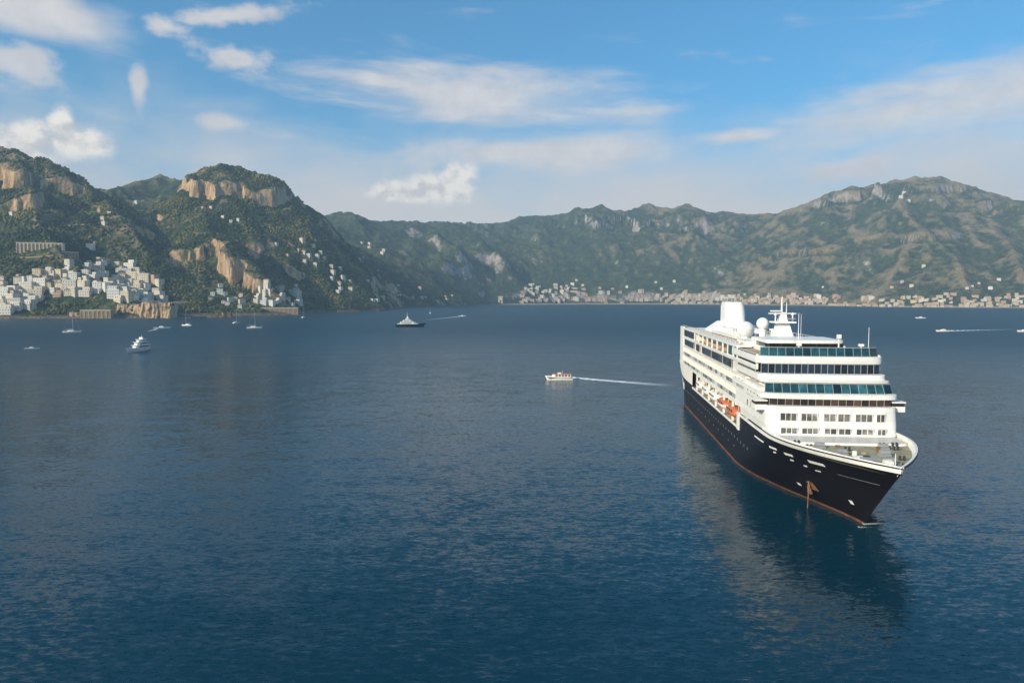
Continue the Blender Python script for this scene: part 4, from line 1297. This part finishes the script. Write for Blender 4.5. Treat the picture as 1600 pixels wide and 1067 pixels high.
tot += cluster([(1270, 468), (1480, 468), (1600, 470), (1600, 479), (1280, 476)], 16, ['m', 'l'], [FL, TL, ST], 0.2, '{} house on the far right shore', G4, 0.6, scale=(0.8, 1.1), windows=False, spread=0.15)
tot += cluster([(1080, 440), (1340, 430), (1600, 400), (1600, 462), (1080, 460)], 10, ['s', 'm'], [FL, TL], 0.3, '{} house on the far hillside', G4, 1.2, windows=False)
tot += cluster([(1380, 290), (1440, 300), (1440, 318), (1380, 316)], 3, ['m', 'l'], [FL], 0.5, '{} house high on the far right mountain', G4, 0.8, windows=False)
print('HOUSES', tot)

# the many small houses of the far shore that are too small to pick apart
def far_mass():
    rs = random.Random(21)
    m, rf = MB(), MB()
    made = 0
    for u0, u1, v0, v1, n in ((812, 915, 450, 473, 60), (915, 1060, 462, 474, 40), (1050, 1290, 463, 475.5, 125), (1290, 1600, 464, 480, 110)):
        for _ in range(n):
            p = ground(rs.uniform(u0, u1), v1 - (v1 - v0) * rs.random() ** 2.2)
            if p is None or p[2] > 120: continue
            w, dp_, hh = rs.uniform(5, 12), rs.uniform(4, 7), rs.uniform(5, 11)
            a = rs.uniform(-0.3, 0.3) - math.atan2(p[0], p[1])
            m.obox(p[:2], (math.cos(a), math.sin(a)), w, dp_, p[2] - 10, p[2] + hh)
            rf.obox(p[:2], (math.cos(a), math.sin(a)), w + 0.4, dp_ + 0.4, p[2] + hh, p[2] + hh + 0.9)
            made += 1
    o = m.build('distant_town', M['far_stucco'])
    tag(o, 'pale strip of tiny distant houses along the far shore', 'town', kind='stuff')
    r_ = rf.build('roofs', M['far_tile'], o)
    r_['kind'] = 'stuff'
far_mass()

# special buildings ------------------------------------------------
def arcade(root, L, h, dpt, n, mat_w, z0=-12):
    """long building front with n arched openings"""
    MB().box(-L / 2, L / 2, 0.8, dpt, z0, h).build('wall', M[mat_w], root)
    cell = L / n
    ar = MB()
    for k in range(n):
        x0 = -L / 2 + k * cell
        r_ = cell * 0.34
        xc = x0 + cell / 2
        zs = h - 1.6 - r_
        pts = [(xc - r_, z0), (xc - r_, zs)] + [(xc - r_ * math.cos(a), zs + r_ * math.sin(a)) for a in np.linspace(0.3, math.pi - 0.3, 7)] + [(xc + r_, zs), (xc + r_, z0)]
        ar.box(x0, xc - r_, 0, 0.8, z0, zs).box(xc + r_, x0 + cell, 0, 0.8, z0, zs)
        arc = [(xc - r_ * math.cos(a), zs + r_ * math.sin(a)) for a in np.linspace(0, math.pi, 9)]
        ar.add([(x0, 0, zs)] + [(a, 0, b) for a, b in arc] + [(x0 + cell, 0, zs), (x0 + cell, 0, h), (x0, 0, h)], [tuple(range(len(arc) + 4))])
    ar.build('arcade', M[mat_w], root)
    MB().box(-L / 2 + 0.3, L / 2 - 0.3, 0.70, 0.79, z0 + 0.1, h - 1.0).build('arch_shade_panel', M['arch_shade'], root)  # flat dark sheet behind the openings, painting their shade
    MB().box(-L / 2 - 0.4, L / 2 + 0.4, -0.4, dpt + 0.4, h, h + 0.6).build('cornice', M['stucco_white'], root)
def special(u, v, label, cat, name, dz=0.0, extra=0.0):
    p = ground(u, v)
    r_ = empty(name, (p[0], p[1] - extra, max(0.3, p[2] + dz)), -math.atan2(p[0], p[1]))
    tag(r_, label, cat)
    house_xy.append((p[0], p[1], 16))
    return r_
r_ = special(62, 396, 'long cream arcaded building on the green slope above the town', 'building', 'arcaded_building', 3)
r_.rotation_euler[2] -= 0.35
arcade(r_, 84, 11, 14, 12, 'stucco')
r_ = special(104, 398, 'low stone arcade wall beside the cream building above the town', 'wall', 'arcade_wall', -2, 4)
arcade(r_, 46, 7, 8, 8, 'stone')
r_ = special(140, 388, 'small white chapel right of the cream arcaded building', 'chapel', 'chapel', -1)
MB().box(-7, 7, -6, 8, -10, 10).build('wall', M['stucco_white'], r_)
MB().prism([(-7.4, -6.4), (7.4, -6.4), (7.4, 8.4), (-7.4, 8.4)], 10, 13, [(-0.2, -6), (0.2, -6), (0.2, 8), (-0.2, 8)]).build('roof', M['tile'], r_)
MB().box(7.2, 11, -4, 0, -10, 16).build('bell_tower', M['stucco_white'], r_)
r_ = special(466, 472, 'slender pale bell tower at the tip of the small headland', 'bell tower', 'bell_tower', -2)
MB().box(-3, 3, -3, 3, -8, 26).build('shaft', M['stucco'], r_)
MB().box(-3.5, 3.5, -3.5, 3.5, 26, 26.8).build('cornice', M['stucco_white'], r_)
bf = MB()
for x in (-2.4, 2.4):
    for y in (-2.4, 2.4):
        bf.box(x - 0.6, x + 0.6, y - 0.6, y + 0.6, 26.8, 32)
bf.build('belfry', M['stucco'], r_)
MB().prism([(-3.4, -3.4), (3.4, -3.4), (3.4, 3.4), (-3.4, 3.4)], 32, 39, [(-0.1, -0.1), (0.1, -0.1), (0.1, 0.1), (-0.1, 0.1)]).build('spire', M['tile'], r_)
for u0, u1, vb, h, n, lab, mt in ((392, 464, 492.2, 15, 10, 'grey stone viaduct with arches along the headland shore', 'stone'), (122, 170, 498.0, 15, 7, 'dull brown retaining wall with arches below the town garden', 'stone')):
    a, b = sea(u0, vb), sea(u1, vb)
    a[1] += 6; b[1] += 6
    L = np.hypot(*(b - a)[:2])
    r_ = empty('sea_wall', ((a[0] + b[0]) / 2, (a[1] + b[1]) / 2, 0), math.atan2(b[1] - a[1], b[0] - a[0]))
    tag(r_, lab, 'sea wall')
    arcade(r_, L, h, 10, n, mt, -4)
    house_xy.append((r_.location[0], r_.location[1], 20))
# golden rock face with clefts under the right half of the town
def rock_face(u0, u1, vb, h, lab):
    a, b = sea(u0, vb), sea(u1, vb)
    nx, nz_ = 110, 22
    ex = (b - a)[:2]; L = np.hypot(*ex); ex = ex / L; nv = np.array([-ex[1], ex[0]])
    X_, Z_ = np.meshgrid(np.linspace(-4, L + 4, nx), np.linspace(-4, h, nz_))
    top = h * (0.86 + 0.22 * fbm(X_, X_ * 0 + 5.0, 40, 3))
    Zr = Z_ * top / h
    cleft = fbm(X_, Z_ * 0.18, 14, 4, 0.55, ridged=True)
    bulge = 4.5 * fbm(X_ + 50, Z_ * 0.5, 30, 4) - 2.2 * np.clip(-cleft, 0, 2) + 2.0 * cleft + 0.22 * Zr
    edge = np.clip((np.abs(X_ - L / 2) - (L / 2 - 5)) / 9, 0, 1)
    off = 7 + bulge + 18 * edge ** 2
    P = np.stack([a[0] + ex[0] * X_ + nv[0] * off, a[1] + ex[1] * X_ + nv[1] * off, Zr], -1)
    back = P[-1].copy(); back[:, :2] += nv * 45; back[:, 2] += 2
    V = np.concatenate([P.reshape(-1, 3), back])
    fs = [(j * nx + i, j * nx + i + 1, (j + 1) * nx + i + 1, (j + 1) * nx + i) for j in range(nz_) for i in range(nx - 1)]
    m = MB(); m.v = [tuple(map(float, p)) for p in V]; m.f = fs
    o = m.build('sea_cliff', M['golden_rock'])
    tag(o, lab, 'cliff')
rock_face(174, 262, 497.4, 31, 'golden sea cliff with dark clefts under the right half of the town')
rock_face(100, 126, 498.0, 14, 'low brown rock face at the water below the town garden')
r_ = empty('watch_tower', tuple(ground(782, 474)[:2]) + (2.0,), 0)
tag(r_, 'square sunlit watch tower on the point of the far shore', 'tower')
MB().prism([(-11, -9), (11, -9), (11, 9), (-11, 9)], -6, 34, [(-9.5, -8), (9.5, -8), (9.5, 8), (-9.5, 8)]).build('shaft', M['stucco'], r_)
MB().box(-11.5, 11.5, -10, 10, 34, 38).build('parapet', M['stucco'], r_)
MB().box(-3, 3, -9.6, -8, 8, 20).build('doorway', M['opening'], r_)

# pale road terraces cut into the near slope
def terrace(u0, u1, v0, v1, lab):
    pts = []
    for k in range(26):
        p = ground(u0 + (u1 - u0) * k / 25, v0 + (v1 - v0) * k / 25)
        if p is not None: pts.append(p)
    if len(pts) < 4: return
    zs = np.convolve(np.pad([p[2] for p in pts], 3, 'edge'), np.ones(7) / 7, 'valid')
    m = MB()
    for a, b, za, zb in zip(pts[:-1], pts[1:], zs[:-1], zs[1:]):
        if abs(a[1] - b[1]) > 60: continue
        m.add([(a[0], a[1] - 1.5, za - 8), (b[0], b[1] - 1.5, zb - 8), (b[0], b[1] - 1.5, zb + 1.8), (a[0], a[1] - 1.5, za + 1.8),
               (a[0], a[1] + 5, za + 1.6), (b[0], b[1] + 5, zb + 1.6), (b[0], b[1] + 5, zb - 8), (a[0], a[1] + 5, za - 8)],
              [(0, 1, 2, 3), (3, 2, 5, 4), (4, 5, 6, 7)])
    o = m.build('retaining_wall', M['stone'])
    tag(o, lab, 'wall')
terrace(2, 84, 404, 402, 'pale coast road wall crossing the slope below the arcaded building')
terrace(95, 150, 356, 352, 'upper terrace wall on the sunlit slope above the arcaded building')
terrace(300, 332, 366, 366, 'pale terrace wall above the orange cliff')

# ------------------------------------------------------------------ woods on the near hills
def woods():
    rs = np.random.RandomState(3)
    N = 150000
    a = np.radians(rs.uniform(-44, -6.5, N))
    r2 = np.sqrt(rs.uniform(1200 ** 2, 2500 ** 2, N))
    X, Y = r2 * np.sin(a), r2 * np.cos(a)
    Z = ground_z(X, Y)
    e = 5.0
    gx, gy = (ground_z(X + e, Y) - ground_z(X - e, Y)) / (2 * e), (ground_z(X, Y + e) - ground_z(X, Y - e)) / (2 * e)
    sl = np.hypot(gx, gy)
    dens = 0.44 + 1.5 * fbm(X, Y, 120, 4)
    ok = (Z > 7) & (sl < 1.35) & (rs.uniform(0, 1, N) < np.clip(dens, 0.10, 1)) & (rs.uniform(0, 1, N) < np.clip(2100 / r2, 0, 1) ** 2)
    # keep only what faces the bay: ground that rises inland or sits near a crest
    hx = np.array([h[0] for h in house_xy]); hy = np.array([h[1] for h in house_xy]); hr = np.array([h[2] for h in house_xy])
    for k in range(len(hx)):
        near = (np.abs(X - hx[k]) < hr[k]) & (Y - hy[k] < hr[k] * 0.9) & (Y - hy[k] > -hr[k] * 2.0)
        ok &= ~near
    vis = np.ones(N, bool)
    X, Y, Z = X[ok], Y[ok], Z[ok]
    # drop shrubs that hills hide from the bay
    Xc, Yc, Zc = X, Y, Z
    hid = np.zeros(len(X), bool)
    for f_ in np.linspace(0.62, 0.985, 26):
        hid |= ground_z(Xc * f_, Yc * f_) > CAM_H + (Zc + 14 - CAM_H) * f_
    X, Y, Z = X[~hid], Y[~hid], Z[~hid]
    n = len(X)
    print('SHRUBS', n)
    if n > 52000:
        X, Y, Z = X[:52000], Y[:52000], Z[:52000]; n = 52000
    ph = (1 + 5 ** 0.5) / 2
    iv = np.array([(-1, ph, 0), (1, ph, 0), (-1, -ph, 0), (1, -ph, 0), (0, -1, ph), (0, 1, ph), (0, -1, -ph), (0, 1, -ph), (ph, 0, -1), (ph, 0, 1), (-ph, 0, -1), (-ph, 0, 1)], float)
    iv /= np.linalg.norm(iv[0])
    fc = np.array([(0, 11, 5), (0, 5, 1), (0, 1, 7), (0, 7, 10), (0, 10, 11), (1, 5, 9), (5, 11, 4), (11, 10, 2), (10, 7, 6), (7, 1, 8), (3, 9, 4), (3, 4, 2), (3, 2, 6), (3, 6, 8), (3, 8, 9), (4, 9, 5), (2, 4, 11), (6, 2, 10), (8, 6, 7), (9, 8, 1)])
    s = rs.uniform(1.6, 4.2, n) * (0.8 + 0.5 * rs.uniform(0, 1, n) ** 3)
    th = rs.uniform(0, 6.28, n)
    jit = rs.uniform(0.65, 1.35, (n, 12, 1))
    P = iv[None] * jit
    c_, s_ = np.cos(th)[:, None], np.sin(th)[:, None]
    PX = P[..., 0] * c_ - P[..., 1] * s_
    PY = P[..., 0] * s_ + P[..., 1] * c_
    V = np.stack([X[:, None] + PX * s[:, None], Y[:, None] + PY * s[:, None], Z[:, None] + (P[..., 2] * 0.85 + 0.45) * s[:, None] * rs.uniform(0.8, 1.3, (n, 1))], -1).reshape(-1, 3)
    Fc = (fc[None] + 12 * np.arange(n)[:, None, None]).reshape(-1, 3)
    m_ = bpy.data.meshes.new('hillside_woods')
    m_.vertices.add(len(V)); m_.vertices.foreach_set('co', V.reshape(-1).astype(np.float32))
    m_.loops.add(Fc.size); m_.loops.foreach_set('vertex_index', Fc.reshape(-1).astype(np.int32))
    m_.polygons.add(len(Fc)); m_.polygons.foreach_set('loop_start', np.arange(0, Fc.size, 3, dtype=np.int32)); m_.polygons.foreach_set('loop_total', np.full(len(Fc), 3, np.int32))
    at_ = m_.attributes.new('tint', 'FLOAT', 'POINT')
    at_.data.foreach_set('value', np.repeat(np.clip(0.5 + 0.45 * fbm(X, Y, 90, 3) + rs.normal(0, 0.16, n), 0, 1), 12).astype(np.float32))
    m_.update(calc_edges=True)
    mt = bpy.data.materials.new('scrub_foliage')
    mt.use_nodes = True
    t = NT(mt.node_tree)
    b = mt.node_tree.nodes['Principled BSDF']
    b.inputs['Roughness'].default_value = 0.9
    b.inputs['Specular IOR Level'].default_value = 0.15
    an = t.node('ShaderNodeAttribute'); an.attribute_name = 'tint'
    t.l.new(t.ramp(an.outputs['Fac'], [(0.1, (0.014, 0.028, 0.012)), (0.42, (0.034, 0.050, 0.017)), (0.65, (0.092, 0.098, 0.026)), (1.0, (0.20, 0.165, 0.055))]), b.inputs['Base Color'])
    m_.materials.append(mt)
    o = bpy.data.objects.new('hillside_woods', m_)
    C.objects.link(o)
    tag(o, 'dark green scrub and trees covering the near hillsides', 'woodland', kind='stuff')
woods()

# ------------------------------------------------------------------ every house gets a label of its own
ORD = 'leftmost second third fourth fifth sixth seventh eighth ninth tenth eleventh twelfth thirteenth fourteenth fifteenth sixteenth seventeenth eighteenth nineteenth twentieth'.split()
def ordinal(k):
    if k < 20: return ORD[k]
    tens = {2: 'twenty', 3: 'thirty', 4: 'forty', 5: 'fifty'}[(k + 1) // 10]
    one = (k + 1) % 10
    return {'twenty': 'twentieth', 'thirty': 'thirtieth', 'forty': 'fortieth', 'fifty': 'fiftieth'}[tens] if one == 0 else tens + '-' + ['', 'first', 'second', 'third', 'fourth', 'fifth', 'sixth', 'seventh', 'eighth', 'ninth'][one]
by = {}
for o in list(C.objects):
    if o.get('category') == 'house': by.setdefault(o['label'], []).append(o)
for lab, os_ in by.items():
    if len(os_) < 2: continue
    os_.sort(key=lambda o: math.atan2(o.location[0], o.location[1]))
    for k, o in enumerate(os_):
        o['label'] = (ordinal(k) + (' ' if k == 0 else ' from left, ') + lab)

# ------------------------------------------------------------------ boats
def boat_hull(L, B, H, draft=0.6, fine=1.6, sheer_r=0.35, stern=0.8):
    """open-topped loft: bow at +x, deck at z = H"""
    rings = []
    for k in range(15):
        t = k / 14                       # 0 stern .. 1 bow
        x = -L / 2 + L * t
        w = B / 2 * (stern + (1 - stern) * min(1, t / 0.35)) if t < 0.35 else B / 2 * max(0.02, 1 - ((t - 0.35) / 0.65) ** (fine * 1.3))
        zd = H + sheer_r * t * t * H
        xs = x + (0.10 * L * t ** 4)
        ring = []
        for f in (-1, -0.93, -0.7, -0.25, 0, 0.25, 0.7, 0.93, 1):
            z = zd if abs(f) == 1 else (zd * 0.45 if abs(f) == 0.93 else (-draft * 0.4 if abs(f) == 0.7 else -draft))
            ring.append((x if abs(f) < 0.9 else x + (xs - x) * (1 if abs(f) == 1 else 0.5), w * f, z))
        rings.append(ring)
    return MB().loft(rings, cap=True, closed=True)

def wake(u0, v0, u1, v1, w0, w1, label, name='wake', dens=1.0, ridge=0.25):
    """foam trail on the sea from pixel (u0, v0) behind the boat to (u1, v1) where it dies out"""
    a, b = sea(u0, v0), sea(u1, v1)
    L = np.hypot(*(b - a)[:2])
    n = 40
    vs, fs = [], []
    for k in range(n + 1):
        t = k / n
        w = w0 + (w1 - w0) * t
        hr_ = ridge * (1 - t) ** 1.5 * (0.7 + 0.3 * math.sin(k * 2.3))
        vs += [(L * t, -w / 2, 0.03), (L * t, 0, 0.05 + hr_), (L * t, w / 2, 0.03)]
        if k < n: fs += [(3 * k, 3 * k + 3, 3 * k + 4, 3 * k + 1), (3 * k + 1, 3 * k + 4, 3 * k + 5, 3 * k + 2)]
    m = bpy.data.materials.new('wake_foam')
    m.use_nodes = True
    t = NT(m.node_tree)
    bs = m.node_tree.nodes['Principled BSDF']
    bs.inputs['Base Color'].default_value = (0.72, 0.76, 0.78, 1)
    bs.inputs['Roughness'].default_value = 0.8
    co_ = t.node('ShaderNodeTexCoord').outputs['Object']
    x_, y_, _ = t.sep(co_)[0:3]
    fade = t.math('POWER', t.math('SUBTRACT', 1.0, t.math('MULTIPLY', x_, 1 / L), clamp=True), 1.0)
    wid = t.math('ADD', w0 / 2, t.math('MULTIPLY', x_, (w1 - w0) / 2 / L))
    edge = t.smooth(t.math('DIVIDE', t.math('ABSOLUTE', y_), wid), 1.0, 0.35)
    n1 = t.noise(t.vmath('MULTIPLY', co_, (0.35, 1.0, 1.0)), 0.9, 5, 0.65)
    al = t.math('MULTIPLY', t.math('MULTIPLY', fade, edge), t.math('ADD', 0.45, t.math('MULTIPLY', t.smooth(n1, 0.35, 0.65), 0.55)))
    t.l.new(t.math('MULTIPLY', al, dens, clamp=True), bs.inputs['Alpha'])
    o = MB().add(vs, fs).build(name, m)
    o.location = (a[0], a[1], 0)
    o.rotation_euler = (0, 0, math.atan2(b[1] - a[1], b[0] - a[0]))
    tag(o, label, 'wake', kind='stuff')

# tender running away from the ship
p = sea(875, 593.5)
td = empty('tender_boat', (p[0], p[1], 0), math.pi - 0.06)
tag(td, 'white passenger tender with brown roof heading away from the cruise ship', 'tender')
boat_hull(12.0, 4.0, 1.5, fine=2.2, stern=0.9).build('hull', M['white'], td, smooth=False)
cb = MB().prism([(-5.2, -1.75), (3.2, -1.75), (4.2, -1.0), (4.2, 1.0), (3.2, 1.75), (-5.2, 1.75)], 1.5, 2.7, [(-5.2, -1.6), (2.8, -1.6), (3.4, -0.9), (3.4, 0.9), (2.8, 1.6), (-5.2, 1.6)]).build('cabin', M['white'], td)
for k in range(5):
    for y in (-1, 1):
        MB().box(-4.8 + k * 1.5, -3.8 + k * 1.5, *sorted((y * 1.82, y * 1.6)), 1.9, 2.6).build('window', M['smoke_glass'], cb)
MB().prism([(-5.4, -1.7), (3.0, -1.7), (3.6, 0), (3.0, 1.7), (-5.4, 1.7)], 2.7, 3.0).build('roof', M['orange'], td)
MB().box(-0.6, 1.2, -0.9, 0.9, 3.0, 3.5).build('wheelhouse', M['white'], td)
MB().tube((-1.2, 0, 3.0), (-1.2, 0, 4.4), 0.07, n=6).build('mast', M['white'], td)
MB().box(-6.0, 6.2, -2.08, 2.08, 1.25, 1.5).build('fender_rail', M['rust'], td)
wake(893, 590.5, 1058, 603.5, 4.5, 12.0, 'thin foam trail between the tender and the cruise ship', dens=2.4, ridge=0.7)

# white three-deck motor yacht
p = sea(216, 549)
my = empty('motor_yacht', (p[0], p[1], 0), R(-99), 0.86)
tag(my, 'white three-deck motor yacht anchored off the town', 'motor yacht')
boat_hull(24, 6.6, 2.9, fine=1.7).build('hull', M['white'], my)
for i, (x0, x1, w, z0, z1) in enumerate(((-10.5, 5.5, 2.9, 2.9, 5.2), (-9.0, 3.5, 2.7, 5.5, 7.7), (-7.0, 1.0, 2.3, 8.0, 9.9))):
    dk = MB().prism([(x0, -w), (x1 - 2, -w), (x1, -w * .5), (x1, w * .5), (x1 - 2, w), (x0, w)], z0, z1, [(x0 + .4, -w), (x1 - 3.2, -w), (x1 - 1.6, -w * .5), (x1 - 1.6, w * .5), (x1 - 3.2, w), (x0 + .4, w)]).build('deckhouse', M['white'], my)
    MB().box(x0 + 1.2, x1 - 4, -w - .04, w + .04, z0 + .8, z1 - .6).build('window_band', M['blue_glass'], dk)
    MB().prism([(x0 - 1.6, -w - .3), (x1 - 1.0, -w - .3), (x1, 0), (x1 - 1.0, w + .3), (x0 - 1.6, w + .3)], z1, z1 + .3).build('deck_overhang', M['white'], dk)
MB().box(-5.4, -3.6, -1.6, 1.6, 10.2, 11.8).tube((-4.5, 0, 11.8), (-4.8, 0, 14.2), 0.14, 0.06).build('radar_arch', M['white'], my)
MB().box(-12.6, -10.4, -2.4, 2.4, 0.3, 0.9).build('bathing_platform', M['teak'], my)

# dark-hulled superyacht
p = sea(640, 510.5)
sy = empty('superyacht', (p[0], p[1], 0), R(10))
tag(sy, 'dark-hulled superyacht with tiered white decks and tall mast in mid bay', 'superyacht')
boat_hull(36, 8.2, 3.6, fine=1.8).build('hull', M['navy'], sy)
MB().prism([(-16, -3.9), (10, -3.9), (15, 0), (10, 3.9), (-16, 3.9)], 3.6, 4.4).build('main_deck', M['white'], sy)
for i, (x0, x1, w, z0, z1) in enumerate(((-13, 9, 3.5, 4.4, 6.8), (-9.5, 5, 3.1, 6.9, 9.0), (-6, 1.5, 2.4, 9.1, 10.9))):
    dk = MB().prism([(x0, -w), (x1 - 3, -w), (x1, 0), (x1 - 3, w), (x0, w)], z0, z1, [(x0 + 1.2, -w * .95), (x1 - 5, -w * .95), (x1 - 2, 0), (x1 - 5, w * .95), (x0 + 1.2, w * .95)]).build('deckhouse', M['white'], sy)
    MB().box(x0 + 2.2, x1 - 6, -w - .04, w + .04, z0 + .8, z1 - .7).build('window_band', M['blue_glass'], dk)
MB().prism([(-3.8, -1.2), (-1, -1.2), (-1, 1.2), (-3.8, 1.2)], 10.9, 14, [(-3.4, -.5), (-2.4, -.5), (-2.4, .5), (-3.4, .5)]).tube((-2.9, 0, 14), (-2.9, 0, 19), 0.28, 0.1).build('mast', M['white'], sy)

def sailboat(u, v, L, mast, rz, label, hullm='white', sails=False):
    p = sea(u, v)
    o = empty('sailing_boat', (p[0], p[1], 0), rz)
    tag(o, label, 'sailing boat', 'boats moored off the coast')
    boat_hull(L, L * 0.3, L * 0.095, fine=1.5).build('hull', M[hullm], o)
    MB().prism([(-L * .25, -L * .09), (L * .15, -L * .09), (L * .22, 0), (L * .15, L * .09), (-L * .25, L * .09)], L * .09, L * .15, [(-L * .22, -L * .07), (L * .1, -L * .07), (L * .15, 0), (L * .1, L * .07), (-L * .22, L * .07)]).build('cabin', M['white'], o)
    MB().tube((L * .08, 0, L * .1), (L * .08, 0, mast), 0.13, 0.07, 6).tube((L * .05, 0, mast * .62), (L * .05, L * .1, mast * .62), .05, n=4).build('mast', M['skin_grey'], o)
    MB().tube((L * .07, 0, L * .22), (-L * .36, 0, L * .20), 0.2, 0.14, 6).build('boom', M['sail'], o)
    if sails:
        MB().prism([(L * .07, -.05), (-L * .32, -.03), (-L * .32, .03), (L * .07, .05)], L * .24, mast * .95, [(L * .08, -.03), (L * .05, -.02), (L * .05, .02), (L * .08, .03)]).build('mainsail', M['sail'], o)
    MB().tube((L * .5, 0, L * .12), (L * .08, 0, mast * .97), 0.03, n=4).tube((-L * .48, 0, L * .1), (L * .08, 0, mast * .97), 0.03, n=4).build('stay', M['skin_grey'], o)
    return o
sailboat(112, 519.5, 17, 24, R(20), 'white sailing boat lying nearest to the stone sea wall')
sailboat(292, 509, 14, 22, R(170), 'white sailing boat moored in front of the shaded cove')
sailboat(369, 505, 13, 23, R(75), 'white sailing boat left of the two before the viaduct')
sailboat(397, 513, 17, 21, R(12), 'pale sailing boat right of the two before the viaduct', 'skin_grey')
sailboat(474, 496.5, 12, 24, R(80), 'white sailing boat off the tip of the small headland')
sailboat(672, 490, 14, 24, R(95), 'pale sailing boat under sail beyond the superyacht', 'skin_grey', True)

def speedboat(u, v, L, rz, label, cab=True):
    p = sea(u, v)
    o = empty('speedboat', (p[0], p[1], 0), rz)
    tag(o, label, 'speedboat')
    boat_hull(L, L * .3, L * .10, fine=1.6, stern=.95).build('hull', M['white'], o)
    if cab:
        c = MB().prism([(-L * .2, -L * .11), (L * .15, -L * .11), (L * .25, 0), (L * .15, L * .11), (-L * .2, L * .11)], L * .1, L * .2, [(-L * .15, -L * .09), (L * .05, -L * .09), (L * .1, 0), (L * .05, L * .09), (-L * .15, L * .09)]).build('cabin', M['white'], o)
        MB().prism([(L * .06, -L * .09), (L * .14, -L * .07), (L * .14, L * .07), (L * .06, L * .09)], L * .19, L * .23).build('windscreen', M['smoke_glass'], c)
    MB().box(-L * .56, -L * .46, -L * .05, L * .05, -.2, L * .12).build('outboard', M['grey'], o)
    return o
speedboat(253, 513.5, 17, R(25), 'low white motorboat beside the foot of the sea wall')
wake(246, 515, 228, 518, 3, 8, 'short foam patch behind the low motorboat by the sea wall', dens=1.6, ridge=1.6)
speedboat(50, 545.5, 9, R(30), 'tiny white dinghy alone at the far left of the bay')
speedboat(722, 494.5, 13, R(4), 'speedboat with a foam trail right of the superyacht')
wake(718, 495, 655, 501, 5, 14, 'foam trail of the speedboat beyond the superyacht', dens=1.6, ridge=1.6)
speedboat(1473, 518, 14, R(180), 'white speedboat trailing foam on the far right of the ship')
wake(1478, 518, 1594, 514, 6, 12, 'long foam trail of the speedboat right of the ship', dens=1.6, ridge=1.6)
speedboat(1600, 518.5, 15, R(185), 'white motorboat cut off by the right edge of the picture')
speedboat(1438, 497.5, 16, R(180), 'faint distant motorboat near the far right shore')
wake(1442, 497.6, 1452, 497.2, 4, 6, 'faint foam behind the distant motorboat', dens=1.6, ridge=1.6)
# ripple of foam where the bow and the anchor chain meet the sea
wake(1347, 819, 1392, 817, 0.9, 0.6, 'small streak of foam at the bow of the cruise ship', dens=0.8)
wake(1340, 824, 1366, 824, 0.6, 0.3, 'thin foam line under the stem of the cruise ship', dens=0.5)

# ------------------------------------------------------------------ haze
hz = MB().box(-6500, 6500, -400, 6900, -20, 1150).build('haze', None)
tag(hz, 'thin blue sea haze over the whole bay', kind='stuff')
mh = bpy.data.materials.new('haze_air')
mh.use_nodes = True
mh.node_tree.nodes.clear()
pv_ = mh.node_tree.nodes.new('ShaderNodeVolumePrincipled')
pv_.inputs['Color'].default_value = (0.52, 0.76, 1.0, 1)
pv_.inputs['Density'].default_value = 0.00011
pv_.inputs['Anisotropy'].default_value = 0.0
om_ = mh.node_tree.nodes.new('ShaderNodeOutputMaterial')
mh.node_tree.links.new(pv_.outputs[0], om_.inputs['Volume'])
hz.data.materials.append(mh)
